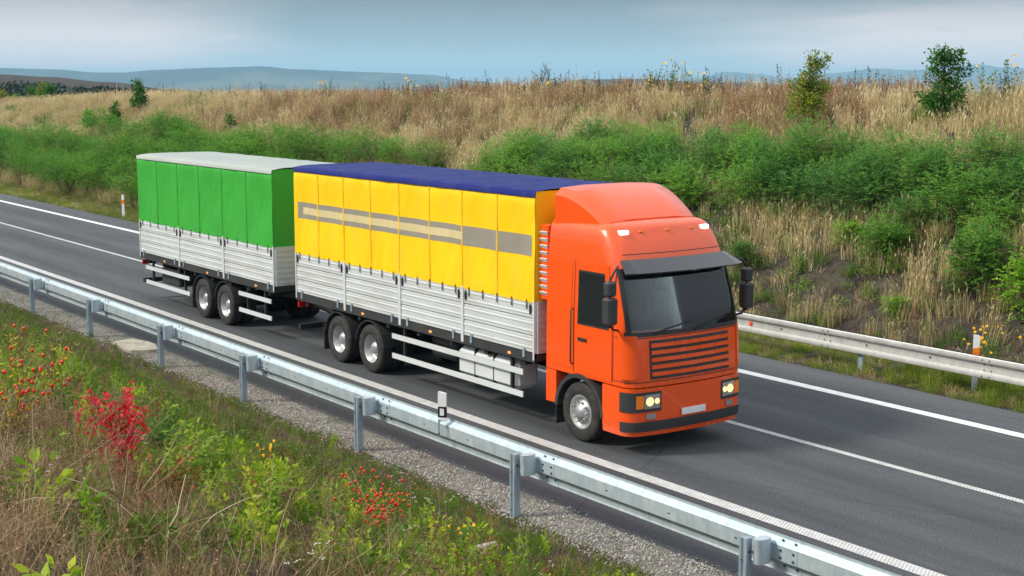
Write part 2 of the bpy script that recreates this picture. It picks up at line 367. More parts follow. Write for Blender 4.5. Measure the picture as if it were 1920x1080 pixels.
M_bolt = paint('bolt_steel', (.06, .065, .075), .5, .6)

def bolts(b, pts, r=.014, m=0, axis=(0, -1, 0)):
    a = Vector(axis)
    for p in pts: b.tube([Vector(p), Vector(p) + a * .014], r, 6, m)
# the near barrier, seen from its back
gr = empty('guardrail', (0, 11.2, 0), 'galvanised steel crash barrier seen from its back, running along the near edge of the road', 'guardrail')
PX = [-1.95, -6.35, -10.78, -15.2, -19.56, -23.93, -27.98, -32.4, -36.8, -41.2, -45.5, -49.8, -54.2, -58.5, -62.9, -67.2]
yb = .055
prof = [(yb + .068, .90), (yb + .072, .885), (yb + .07, .865), (yb + .01, .812), (yb, .795), (yb, .62), (yb + .01, .607), (yb + .075, .575), (yb + .08, .49), (yb + .072, .465)]
def thick(pr, t=.004): return pr + [(y + t, z) for y, z in reversed(pr)]
def make_beam(Lb):
    b = MB(); b.extrude_x(thick(prof), -Lb, 0.0, 1, closed=True)
    b.extrude_x(thick([(y - .0045, z) for y, z in prof]), -Lb - .32, -Lb + .004, 1, closed=True)         # lapped end of the next beam
    bp = []
    for dx in (-.05, -.24): bp += [(-Lb + dx, yb - .005, .745), (-Lb + dx, yb - .005, .66)]
    bolts(b, bp, m=1); bolts(b, [(-Lb - .05, yb + .036, .85), (-Lb - .24, yb + .036, .85), (-Lb - .05, yb + .068, .545), (-Lb - .24, yb + .068, .545)], m=1, axis=(0, -.8, .5))
    for dx in (-.95, -2.1, -3.3): b.box(-dx - Lb - .03 - Lb + Lb if False else dx - .02, dx + .02, yb - .003, yb + .001, .69, .704, 1)
    return b.mesh('beam', [M_galv, M_bolt])
def make_post():
    b = MB()      # sigma section, open side to the right
    pr = [(.0, .0), (.035, 0), (.05, .022), (.065, .022), (.08, 0), (.115, 0), (.115, .03), (.108, .03), (.108, .006), (.084, .006), (.069, .028), (.046, .028), (.031, .006), (.007, .006), (.007, .03), (0, .03)]
    vs = [(x - .055, y - .27, z) for z in (-.35, .87) for x, y in pr]; n = len(pr)
    b.add(vs, [(i, (i + 1) % n, n + (i + 1) % n, n + i) for i in range(n)] + [tuple(range(n, 2 * n)), tuple(range(n - 1, -1, -1))])
    b.box(-.048, .04, -.25, -.16, -.35, .868)
    bolts(b, [(.0, -.272, .30), (-.01, -.272, .62), (-.01, -.272, .08)], .009, 1); bolts(b, [(.055, -.22, .72)], .016, 1, (1, 0, 0))
    return b.mesh('post', [M_galvp, M_bolt])
def make_spacer():
    b = MB(); n = 20; vs = []; rx, ry = .065, .11
    for z in (.585, .872, .872):
        for k in range(n):
            a = 2 * PI * k / n; q = 1 if len(vs) < 2 * n else .93
            vs.append((.125 + rx * q * math.copysign(abs(math.cos(a)) ** .7, math.cos(a)), -.085 + ry * q * math.copysign(abs(math.sin(a)) ** .8, math.sin(a)), z + (.003 if q < 1 else 0)))
    fs = [(i, (i + 1) % n, n + (i + 1) % n, n + i) for i in range(n)] + [(n + i, n + (i + 1) % n, 2 * n + (i + 1) % n, 2 * n + i) for i in range(n)] + [tuple(range(2 * n, 3 * n)), tuple(range(n - 1, -1, -1))]
    b.add(vs, fs); return b.mesh('spacer', [M_galv])
me_post, me_sp = make_post(), make_spacer()
for i, x in enumerate(PX):
    q = bpy.data.objects.new('post', me_post); col.objects.link(q); q.parent = gr; q.location = (x, 0, 0); q.rotation_euler = (0, 0, R(rnd.uniform(-2, 2)))
    s_ = bpy.data.objects.new('spacer', me_sp); col.objects.link(s_); s_.parent = q
for i in range(len(PX) - 1):
    Lb = PX[i] - PX[i + 1]; me = make_beam(Lb)
    q = bpy.data.objects.new('beam', me); col.objects.link(q); q.parent = gr; q.location = (PX[i] + .52 , 0, 0)

# the far barrier, traffic side towards us
YF = 22.62
gf = empty('guardrail', (0, YF, 0), 'pale weathered crash barrier with one red reflector, along the far verge behind the lorry', 'guardrail')
pf = [(.085, .765), (.02, .765), (.0, .745), (-.005, .70), (.0, .665), (.07, .625), (.075, .545), (.07, .47), (.0, .435), (-.005, .40), (.0, .36), (.03, .345)]
pf = [(y, z - .01) for y, z in pf]
def far_beam(x0, x1, dz0=0, dz1=0):
    b = MB(); n = len(pf); pr = [(y, z) for y, z in pf]; t = thick(pr, .004); n = len(t)
    vs = [(x, y, z + d) for x, d in ((x0, dz0), (x1, dz1)) for y, z in t]
    b.add(vs, [(i, n + i, n + (i + 1) % n, (i + 1) % n) for i in range(n)] + [tuple(range(n)), tuple(range(2 * n - 1, n - 1, -1))])
    zz = []
    for dx in (.06, .22): zz += [(x0 + dx, .072, .60 + dz0), (x0 + dx, .072, .49 + dz0), (x0 + dx, -.006, .70 + dz0), (x0 + dx, -.006, .385 + dz0)]
    bolts(b, zz, .013, 1); bolts(b, [(x0 + 1.2, .072, .54), (x0 + 2.8, .072, .54)] if dz0 == dz1 else [], .02, 1)
    return b.obj('beam', [M_galvf, M_bolt], gf)
far_beam(-56.2, -52.15, -.72, 0)
x = -52.15
while x < 3: far_beam(x, x + 4.0); x += 4.0
def far_post(): 
    b = MB(); b.box(-.05, .05, .10, .16, -.4, .66); b.box(-.03, .03, .085, .18, .5, .62, 1); b.box(.05, .062, .09, .17, -.4, .66); b.box(-.062, -.05, .09, .17, -.4, .66); return b.mesh('post', [M_galvp, M_bolt])
mp_ = far_post()
for k in range(14):
    q = bpy.data.objects.new('post', mp_); col.objects.link(q); q.parent = gf; q.location = (-51.05 + 3.99 * k, 0, 0)
M_red = paint('red_reflector', (.85, .07, .015), .3, 0, .1); M_orange = paint('orange_reflector', (.95, .23, .01), .3)
b = MB(); b.lathe([(0, -.004), (.045, -.004), (.05, 0), (.05, .012), (0, .012)], (-22.28, .055, .535), 16); tag(b.obj('reflector', M_red, gf))

# delineator posts
M_white = paint('white_plastic', (.80, .82, .84), .4, 0, .05, dirt=(.45, .42, .36, .4)); M_black = paint('black_plastic', (.012, .014, .018), .4)
def plate(name, w_, t_, z0, z1, mat, parent, slant=.05, yo=0, bev=.012, lean=0):
    b = MB(); pts = [(-w_ / 2, z0), (w_ / 2, z0), (w_ / 2, z1 - slant), (w_ / 2 - bev, z1 - slant + bev * .4), (-w_ / 2 + bev, z1 - bev * .3), (-w_ / 2, z1 - bev)]
    n = len(pts); vs = [(x, -t_ / 2 + yo, z) for x, z in pts] + [(x, t_ / 2 + yo, z) for x, z in pts]
    b.add(vs, [tuple(range(n)), tuple(range(2 * n - 1, n - 1, -1))] + [(i, n + i, n + (i + 1) % n, (i + 1) % n) for i in range(n)])
    o = b.obj(name, mat, parent); return o
t = empty('marker_post', (-17.36, 11.19, .60), 'white marker post with a black band, clamped on top of the near crash barrier', 'marker post', rz=R(38))
plate('upper_panel', .13, .035, .50, .735, M_white, t, .03); plate('black_band', .132, .037, .335, .499, M_black, t, -.0)
plate('reflector', .065, .006, .365, .475, M_white, t, .01, -.022, .006); plate('lower_panel', .13, .035, .27, .334, M_white, t, -.0)
b = MB(); b.box(-.055, -.025, -.05, -.042, .06, .30); b.box(-.055, -.025, -.05, .02, .292, .30); bolts(b, [(-.04, -.055, .09)], .013, 1); b.obj('bracket', [M_galvp, M_bolt], t)
def far_delin(loc, lab, cat, rz, h=1.05, dark=False):
    t = empty('marker_post', loc, lab, cat, rz=rz)
    plate('lower_panel', .12, .05, -.2, h * .58, M_white, t, 0); plate('orange_reflector_panel', .122, .054, h * .58 + .001, h * .58 + .17, M_orange, t, -.02)
    plate('upper_panel', .12, .05, h * .58 + .171, h, M_white, t, .03)
    b = MB(); b.box(-.061, .061, -.0285, -.0265, h * .58 + .08, h * .58 + .092); b.obj('reflector_seam', M_red, t)
    return t
far_delin((-16.62, 23.15, 0), 'white marker post with an orange reflector band behind the far crash barrier, beside yellow flowers', 'marker post', R(40), 1.06)
far_delin((-61.6, 22.65, -.03), 'small distant white marker post with orange band in front of the left shrubs', 'marker post', R(45), 1.0)
# concrete drain slab in the gravel
M_conc = paint('old_concrete', (.36, .34, .29), .9, 0, .2, 4, dirt=(.2, .18, .13, .6), bmp=.01, spec=.15)
b = MB(); vs = []; n = 14
for z, q in ((-.1, 1), (.045, 1), (.06, .97)):
    for k in range(n):
        a = 2 * PI * k / n; r_ = 1 + .08 * math.sin(k * 2.3); vs.append((.78 * q * r_ * math.copysign(abs(math.cos(a)) ** .8, math.cos(a)), .38 * q * r_ * math.copysign(abs(math.sin(a)) ** .7, math.sin(a)), z))
b.add(vs, [(i, (i + 1) % n, n + (i + 1) % n, n + i) for i in range(n)] + [(n + i, n + (i + 1) % n, 2 * n + (i + 1) % n, 2 * n + i) for i in range(n)] + [tuple(range(2 * n, 3 * n))])
o = b.obj('drain_cover', M_conc, loc=(-30.4, 11.35, 0)); tag(o, 'pale flat concrete drain cover lying in the gravel beside a barrier post', 'drain cover')

# ------------------------------------------------------------------ the lorry
YC = 15.45; XF = -16.45
M_redp = paint('orange_red_paint', (.84, .088, .006), .26, 0, .03, 1.0, coat=.5, dirt=(.55, .075, .02, .18))
M_glass = paint('dark_glass', (.012, .016, .02), .06, 0, .05, spec=.8)
M_lining = paint('cab_lining', (.30, .29, .27), .8, 0, .1); M_seat = paint('seat_cloth', (.10, .11, .16), .9, 0, .2, 8)
m, nt, out = newmat('windscreen_glass'); gl = N(nt, 'ShaderNodeBsdfGlossy'); gl.inputs['Roughness'].default_value = .03; gl.inputs[0].default_value = (.9, .95, 1, 1); tp = N(nt, 'ShaderNodeBsdfTransparent'); tp.inputs[0].default_value = (.78, .82, .80, 1)
fr_ = N(nt, 'ShaderNodeFresnel'); fr_.inputs[0].default_value = 1.55; mx = N(nt, 'ShaderNodeMixShader'); L(nt, fr_.outputs[0], mx.inputs[0]); L(nt, tp.outputs[0], mx.inputs[1]); L(nt, gl.outputs[0], mx.inputs[2]); L(nt, mx.outputs[0], out.inputs[0]); M_wind = m
M_dark = paint('chassis_black', (.016, .017, .019), .6, 0, .2); M_plast = paint('dark_grey_plastic', (.035, .037, .04), .5, 0, .15)
M_tyre = paint('tyre_rubber', (.018, .018, .019), .85, 0, .2, 8, dirt=(.10, .09, .075, .6)); M_rim = paint('rim_steel', (.42, .44, .46), .4, .5, .1, 6, dirt=(.15, .13, .11, .5))
M_alu = paint('aluminium_board', (.56, .60, .62), .45, .1, .05, 1.2, dirt=(.38, .35, .31, .6)); M_alu2 = paint('aluminium_profile', (.66, .70, .73), .42, .2, .04)
M_lamp = emis('headlamp_light', (1, .62, .26), 1.35); M_mark = emis('marker_light', (1, .88, .72), 2.0); M_glow = emis('amber_marker_light', (1, .42, .12), .9); M_tail = paint('red_lens', (.5, .01, .01), .25)
M_chrome = paint('lamp_reflector', (.6, .6, .6), .2, .8)
def tarp_mat(name, c, spec=.3):
    m, nt, out = newmat(name); p = N(nt, 'ShaderNodeBsdfPrincipled'); c0 = coords(nt)
    k = ramp(nt, tnoise(nt, .8, 5, c0), [(.3, tuple(x * .93 for x in c)), (.7, tuple(min(1, x * 1.04) for x in c))])
    d = tnoise(nt, 2.4, 7, coords(nt, 'Object', (1, 1, .25)), .7)
    k = mix(nt, ramp(nt, d, [(.48, (0,) * 3), (.8, (.35,) * 3)]), k, tuple(x * .6 + .08 for x in c))
    L(nt, k, p.inputs['Base Color']); p.inputs['Roughness'].default_value = .5; p.inputs['Specular IOR Level'].default_value = spec
    L(nt, bump(nt, tnoise(nt, 3.5, 4, coords(nt, 'Object', (1, 1, .4))), .012), p.inputs['Normal']); L(nt, p.outputs[0], out.inputs[0]); return m
M_yel = tarp_mat('yellow_tarpaulin', (.93, .58, .002)); M_grn = tarp_mat('green_tarpaulin', (.035, .36, .035)); M_navy = tarp_mat('navy_tarpaulin', (.004, .012, .14), spec=.12); M_pale = tarp_mat('pale_grey_tarpaulin', (.34, .38, .36)); M_greyb = tarp_mat('grey_band', (.28, .26, .22)); M_cream = tarp_mat('pale_band', (.62, .52, .28))

M_seam = {'yellow_tarpaulin': paint('yellow_seam', (.84, .50, .004), .5), 'green_tarpaulin': paint('green_seam', (.028, .30, .028), .5)}
tk = empty('lorry', (XF, YC, 0), 'orange-red cab-over lorry with yellow tarpaulin body on silver drop sides, driving towards the right', 'lorry')
# cab: rings in plan at each height, u = distance along the outline from the middle of the front (minus = near side)
XFZ = [(.30, -.03), (.45, 0), (1.2, 0), (1.9, -.05), (2.2, -.12), (3.0, -.36), (3.3, -.50), (3.6, -.72), (3.8, -.95), (4.2, -1.4)]
WZ = [(.3, 1.22), (.5, 1.245), (2.0, 1.245), (3.0, 1.215), (3.5, 1.16), (3.7, 1.10), (4.2, 1.0)]
def itp(T, z):
    if z <= T[0][0]: return T[0][1]
    for (a, va), (b_, vb) in zip(T[:-1], T[1:]):
        if z <= b_: return va + (vb - va) * (z - a) / (b_ - a)
    return T[-1][1]
RC = .24; BOW = .08
def cab(z, u, off=0.0, inset=0.0, dz=0.0):
    wz = itp(WZ, z) - inset; xf = itp(XFZ, z) - inset; a = wz - RC; bl = PI * RC / 2; s_ = -1 if u < 0 else 1; au = abs(u)
    if au <= a: x = xf - BOW * (au / a) ** 2; y = au; nx, ny = 1, 0
    elif au <= a + bl:
        ph = (au - a) / RC; x = xf - BOW - RC * (1 - math.cos(ph)); y = a + RC * math.sin(ph); nx, ny = math.cos(ph), math.sin(ph)
    else: x = xf - BOW - RC - (au - a - bl); y = wz; nx, ny = 0, 1
    return (x + nx * off, s_ * (y + ny * off), z + dz)
def uside(z, x):    # u of the side point with the given x
    wz = itp(WZ, z); return (wz - RC) + PI * RC / 2 + (itp(XFZ, z) - BOW - RC - x)
def ucorner(z): return itp(WZ, z) - RC + PI * RC / 2
def patch(name, z0, z1, ua, ub, off, mat, parent, nz_=8, nu=16, th=.012, m2=None, zf=None):
    """a curved panel lying on the cab's outline; ua, ub functions of z (or numbers)"""
    fa = ua if callable(ua) else (lambda z: ua); fb = ub if callable(ub) else (lambda z: ub)
    b = MB(); vs = []
    for lay in (0, 1):
        for i in range(nz_ + 1):
            z = z0 + (z1 - z0) * i / nz_
            for j in range(nu + 1): vs.append(cab(z, fa(z) + (fb(z) - fa(z)) * j / nu, off - th * lay))
    K = nu + 1; T = K * (nz_ + 1); fs = []
    for i in range(nz_):
        for j in range(nu): a = i * K + j; fs.append((a, a + 1, a + K + 1, a + K)); fs.append((T + a, T + a + K, T + a + K + 1, T + a + 1))
    for j in range(nu): a = nz_ * K + j; fs += [(j + 1, j, T + j, T + j + 1), (a, a + 1, T + a + 1, T + a)]
    for i in range(nz_): a = i * K; c = a + nu; fs += [(a, a + K, T + a + K, T + a), (c + K, c, T + c, T + c + K)]
    b.add(vs, fs, sm=True); o = b.obj(name, mat, parent)
    mo = o.modifiers.new('split', 'EDGE_SPLIT'); mo.split_angle = R(50); return o
XB = -2.30
b = MB(); vs = []; zs = [1.12, 1.2, 1.5, 1.9, 2.03, 2.2, 2.6, 2.95, 3.05, 3.15, 3.3, 3.45, 3.55]; nu = 46
rings = [(z, 0, 0) for z in zs] + [(3.55, .03, .05), (3.55, .10, .10), (3.55, .25, .135), (3.55, .5, .15)]
for z, ins, dz in rings:
    um = uside(z, XB) if ins == 0 else uside(z, XB) - ins * 1.6
    uc = ucorner(z) - .20 - (ins if ins else 0)
    for j in range(nu + 1):
        u = -um + (um - uc) * j / 12 if j <= 12 else (-uc + 2 * uc * (j - 12) / 22 if j <= 34 else uc + (um - uc) * (j - 34) / 12)
        vs.append(cab(z, u, 0, ins, dz))
K = nu + 1; fs = []
for i in range(len(rings) - 1):
    for j in range(nu):
        if 4 <= i <= 6 and 12 <= j < 34: continue
        a = i * K + j; fs.append((a, a + 1, a + K + 1, a + K))
    fs.append((i * K + nu, i * K, (i + 1) * K, (i + 1) * K + nu))
fs.append(tuple(range((len(rings) - 1) * K, len(rings) * K))); fs.append(tuple(range(nu, -1, -1)))
b.add(vs, fs, sm=True); cabo = b.obj('cab', M_redp, tk); mo = cabo.modifiers.new('split', 'EDGE_SPLIT'); mo.split_angle = R(40)
# lower body: bumper and rear mudguard panel
uw = lambda x: (lambda z: uside(z, x))
for s_ in (1,):
    patch('bumper', .32, 1.10, lambda z: -uside(z, -.78), lambda z: uside(z, -.78), .012, M_redp, tk, 8, 40, .25)
patch('bumper_step', .40, .56, lambda z: -ucorner(z), lambda z: ucorner(z), .03, M_plast, tk, 2, 30, .05)
for sg in (-1, 1):
    patch('mudguard', .55, 1.11, lambda z: sg * uside(z, -2.02), lambda z: sg * uside(z, XB), .004, M_redp, tk, 3, 3, .25)
patch('grille', 1.24, 1.86, -.86, .86, .012, M_plast, tk, 4, 20)
gri = tk.children[-1]
for k in range(5):
    z = 1.29 + k * .115; patch('grille_bar', z, z + .062, -.84, .84, .034, M_redp, gri, 1, 20, .02)
patch('windscreen', 1.995, 2.99, lambda z: -(ucorner(z) - .16), lambda z: ucorner(z) - .16, .012, M_wind, tk, 10, 30, .004)
ws = tk.children[-1]
for sg in (-1, 1): patch('windscreen_edge', 1.99, 2.99, lambda z: sg * (ucorner(z) - .22), lambda z: sg * (ucorner(z) - .14), .016, M_dark, ws, 8, 3, .004)
patch('windscreen_edge', 2.90, 2.995, lambda z: -(ucorner(z) - .2), lambda z: ucorner(z) - .2, .0155, M_dark, ws, 1, 30, .004)
# interior seen through the glass
b = MB(); b.box(-2.22, -2.15, -1.15, 1.15, 1.3, 3.2); b.box(-2.15, -.55, -1.16, -1.12, 1.3, 3.05); b.box(-2.15, -.55, 1.12, 1.16, 1.3, 3.05); b.box(-2.15, -.5, -1.12, 1.12, 1.28, 1.32); b.box(-2.15, -.62, -1.1, 1.1, 3.08, 3.12); b.obj('cab_lining', M_lining, tk)
b = MB(); b.box(-.62, -.24, -1.0, 1.0, 1.65, 1.98, b=.05); b.box(-.72, -.5, .25, .95, 1.9, 2.12, b=.04); b.obj('dashboard', M_plast, tk)
for y in (-.62, .62):
    b = MB(); b.box(-1.55, -1.05, y - .27, y + .27, 1.55, 1.78, b=.06); b.box(-1.68, -1.52, y - .27, y + .27, 1.7, 2.42, b=.06); b.box(-1.66, -1.54, y - .14, y + .14, 2.44, 2.66, b=.04); b.obj('seat', M_seat, tk)
b = MB(); b.tube([(-.78 - .14 * math.sin(2 * PI * k / 20) * .5, .62 + .23 * math.cos(2 * PI * k / 20), 2.05 + .2 * math.sin(2 * PI * k / 20)) for k in range(21)], .016, 6, cap=False); b.tube([(-.78, .40, 2.05), (-.74, .62, 2.03), (-.78, .84, 2.05)], .018, 5); b.tube([(-.74, .62, 2.03), (-.5, .62, 1.85)], .03, 6); b.obj('steering_wheel', M_dark, tk)
patch('windscreen_seal', 1.93, 1.999, lambda z: -(ucorner(z) - .1), lambda z: ucorner(z) - .1, .014, M_dark, ws, 1, 30)
for y0, y1 in ((-.75, .0), (.05, .8)):
    b = MB(); b.tube([cab(1.97, y0, .03), cab(2.03, y0 + .25, .035), cab(2.10, y1, .03)], .012, 5); b.obj('wiper', M_dark, tk)
# sun visor with the lights above it
b = MB(); n = 24; vs = []
for i in range(n + 1):
    u = -1.12 + 2.24 * i / n
    for z, of in ((3.09, .03), (2.93, .30), (2.95, .31), (3.13, .05)): vs.append(cab(z, u, of))
fs = [(i * 4 + k, (i + 1) * 4 + k, (i + 1) * 4 + (k + 1) % 4, i * 4 + (k + 1) % 4) for i in range(n) for k in range(4)] + [(0, 1, 2, 3), (n * 4 + 3, n * 4 + 2, n * 4 + 1, n * 4)]
b.add(vs, fs, sm=False); b.obj('sun_visor', M_glass, tk)
for sg in (-1, 1):
    p0 = cab(3.52, sg * .88, 0); b = MB(); b.box(p0[0] - .06, p0[0] + .03, p0[1] - .09, p0[1] + .09, 3.50, 3.57, b=.01); b.obj('marker_light', M_mark, tk)
    # headlamp unit
    fu = [lambda z: sg * .66, lambda z: sg * (ucorner(z) + .02)]
    patch('headlamp_housing', .72, 1.04, fu[0], fu[1], .022, M_plast, tk, 3, 12); hh = tk.children[-1]
    patch('headlight', .77, 1.0, lambda z: sg * .69, lambda z: sg * .985, .028, M_chrome, hh, 3, 8); hl = [c_ for c_ in hh.children][-1]; lb = MB(); lc = cab(.885, sg * .88, .03); lb.ball((lc[0] - .03, lc[1], lc[2]), .078, 0, .5, 14, 8); lc = cab(.885, sg * .745, .03); lb2 = MB(); lb2.ball((lc[0] - .02, lc[1], lc[2]), .05, 0, .5, 12, 8); lb.obj('low_beam_lamp', M_lamp, hl); lb2.obj('high_beam_lamp', M_lamp, hl); patch('indicator', .78, .99, lambda z: sg * 1.0, lambda z: sg * 1.12, .030, M_orange, hh, 3, 4)
    patch('fog_lamp', .60, .69, lambda z: sg * .78, lambda z: sg * .95, .036, M_chrome, tk, 2, 4)
    # door, its window, handle
    patch('door', 1.16, 3.02, lambda z: sg * uside(z, -.56 - max(0, z - 2.0) * .12), lambda z: sg * uside(z, -1.52), .010, M_redp, tk, 8, 6, .02); dr = tk.children[-1]
    patch('side_window', 2.02, 2.86, lambda z: sg * uside(z, -.66 - (z - 2.0) * .16), lambda z: sg * uside(z, -1.42), .016, M_glass, dr, 4, 4)
    patch('handle', 1.72, 1.77, lambda z: sg * uside(z, -1.20), lambda z: sg * uside(z, -1.42), .03, M_dark, dr, 1, 2)
    patch('sleeper_panel', 1.22, 3.0, lambda z: sg * uside(z, -1.62), lambda z: sg * uside(z, -2.1), .008, M_redp, tk, 4, 2, .012)
    # mirror
    b = MB(); yy = sg * 1.50
    b.tube([(-.50, sg * 1.20, 3.02), (-.34, sg * 1.40, 2.98), (-.32, yy, 2.86)], .02, 6, 1); b.tube([(-.42, sg * 1.24, 2.02), (-.34, sg * 1.42, 2.06), (-.32, yy, 2.2)], .02, 6, 1); b.tube([(-.32, yy, 2.1), (-.32, yy, 2.9)], .018, 6, 1)
    mo_ = b.obj('mirror', [M_dark, M_dark], tk); b = MB(); b.box(-.42, -.22, yy - .10, yy + .10, 2.15, 2.58, b=.03); b.obj('mirror_housing', M_plast, mo_); b = MB(); b.box(-.40, -.24, yy - .09, yy + .09, 2.60, 2.84, b=.03); b.obj('mirror_housing', M_plast, mo_)
    # steps below the door
    for z in (.42, .70): b = MB(); b.box(-.80, -.50, sg * 1.02 - .12, sg * 1.02 + .12, z, z + .05); b.obj('step', M_dark, tk)
    # arch over the front wheel
    b = MB(); n = 16; vs = []
    for i in range(n + 1):
        a = PI * i / n
        for r_, y in ((.56, .90), (.56, 1.262), (.63, 1.262), (.66, .90)): vs.append((-1.40 + r_ * math.cos(a) * 1.02, sg * y, .52 + r_ * math.sin(a)))
    b.add(vs, [(i * 4 + k, i * 4 + (k + 1) % 4, (i + 1) * 4 + (k + 1) % 4, (i + 1) * 4 + k) for i in range(n) for k in range(4)], sm=False); b.obj('wheel_arch', M_plast, tk)
    # roof spoiler cheek
b = MB(); n = 12; vs = []
for i in range(n + 1):
    t_ = i / n; x = -1.02 - 1.2 * t_; zt = 3.68 + .50 * math.sin(t_ * PI / 2) ** .9; wv = 1.03 + .1 * t_
    for y, z in ((-wv, 3.55), (-wv, zt - .12), (-wv + .12, zt), (-.5, zt + .03), (.5, zt + .03), (wv - .12, zt), (wv, zt - .12), (wv, 3.55)): vs.append((x, y, max(z, 3.56)))
K = 8; fs = [(i * K + k, i * K + k + 1, (i + 1) * K + k + 1, (i + 1) * K + k) for i in range(n) for k in range(7)] + [tuple(range(7, -1, -1)), tuple(range(n * K, n * K + 8))]
b.add(vs, fs, sm=True); o = b.obj('roof_spoiler', M_redp, tk); mo = o.modifiers.new('split', 'EDGE_SPLIT'); mo.split_angle = R(40)
b = MB(); b.box(.03, .045, -.26, .26, .60, .71, b=.004); b.obj('number_plate', M_white, tk)
for z0, z1, ua, ub in ((1.195, 1.207, None, None), (1.90, 1.911, None, None), (3.20, 3.21, None, None)):
    patch('panel_gap', z0, z1, lambda z: -uside(z, -.5), lambda z: uside(z, -.5), .003, M_dark, tk, 1, 40, .006)
for sg in (-1, 1):
    for xa in (-.53, -1.545): patch('door_gap', 1.16, 3.04, lambda z: sg * uside(z, xa), lambda z: sg * uside(z, xa - .014), .004, M_dark, tk, 6, 1, .006)
    b = MB(); b.tube([cab(1.30, sg * uside(1.3, -1.58), .01), cab(1.34, sg * uside(1.34, -1.58), .05), cab(2.2, sg * uside(2.2, -1.58), .05), cab(2.24, sg * uside(2.24, -1.58), .01)], .014, 6); b.obj('grab_rail', M_plast, tk)
    patch('window_rubber', 1.99, 2.89, lambda z: sg * uside(z, -.635 - (z - 2.0) * .16), lambda z: sg * uside(z, -1.445), .0135, M_dark, tk, 4, 4)
    patch('corner_deflector', 1.25, 1.95, lambda z: sg * (ucorner(z) - .30), lambda z: sg * (ucorner(z) + .02), .02, M_redp, tk, 5, 8, .02)
for y in (-.55, 0, .55): b = MB(); p0 = cab(3.53, y, 0); b.box(p0[0] - .05, p0[0] + .02, y - .04, y + .04, 3.52, 3.55, b=.008); b.obj('roof_lamp', M_orange, tk)
b = MB(); b.box(-2.58, -2.36, -.5, .5, 1.3, 2.6, b=.04); b.tube([(-2.4, -.7, 1.2), (-2.4, -.72, 3.3), (-2.44, -.74, 3.42)], .06, 10); b.obj('exhaust_stack', M_dark, tk)
# louvred air intake stack behind the cab
for sg in (-1, 1):
    b = MB(); b.box(-2.56, -2.34, sg * 1.04 - .14, sg * 1.04 + .14, 2.25, 3.55, b=.02); it = b.obj('air_intake', M_redp, tk)
    b = MB()
    for k in range(10):
        z = 2.34 + k * .115; y = sg * 1.185; b.add([(-2.55, y, z), (-2.35, y, z), (-2.35, y + sg * .035, z + .05), (-2.55, y + sg * .035, z + .05), (-2.55, y, z + .06), (-2.35, y, z + .06)], [(0, 1, 2, 3), (3, 2, 5, 4), (0, 3, 4), (1, 5, 2)])
    b.obj('louvre', M_alu2, it)
# wheels
def wheel(x, sg, parent, dual=False, r=.5, w_=.29):
    q = empty_part('wheel', parent, (x, 0, r)); y0 = sg * (1.225 if not dual else 1.225)
    b = MB(); c = (0, y0 - sg * w_ / 2, 0); h = w_ / 2
    P = [(.29, -h * .9), (.31, -h), (.44, -h), (r - .02, -h * .88), (r, -h * .7), (r, -h * .34), (r - .012, -h * .32), (r - .012, -h * .26), (r, -h * .24), (r, h * .24), (r - .012, h * .26), (r - .012, h * .32), (r, h * .34), (r, h * .7), (r - .02, h * .88), (.44, h), (.31, h), (.29, h * .9)]
    b.lathe(P, c, 40)
    if dual: b.lathe(P, (0, c[1] - sg * (w_ + .05), 0), 28)
    b.obj('tyre', M_tyre, q)
    b = MB(); d = -sg * .0
    if dual: Q = [(.29, h * .85), (.27, h * .8), (.255, -h * .1), (.20, -h * .35), (.15, -h * .35), (.14, h * .1), (.10, h * .5), (0, h * .52)]
    else: Q = [(.29, h * .9), (.27, h * .95), (.24, h * .5), (.19, h * .55), (.15, h * .95), (.11, h * 1.0), (.10, h * 1.15), (0, h * 1.2)]
    b.lathe([(r_, sg * y) for r_, y in Q], c, 28)
    for k in range(10):
        a = 2 * PI * k / 10; yq = Q[4][1] if not dual else Q[3][1] * .9
        b.tube([(c[0] + .17 * math.cos(a), c[1] + sg * (yq - .02), .17 * math.sin(a)), (c[0] + .17 * math.cos(a), c[1] + sg * (yq + .035), .17 * math.sin(a))], .014, 6)
    b.obj('rim', M_rim, q); return q
def empty_part(name, parent, loc):
    o = bpy.data.objects.new(name, None); col.objects.link(o); o.parent = parent; o.location = loc; o.empty_display_size = .1; return o

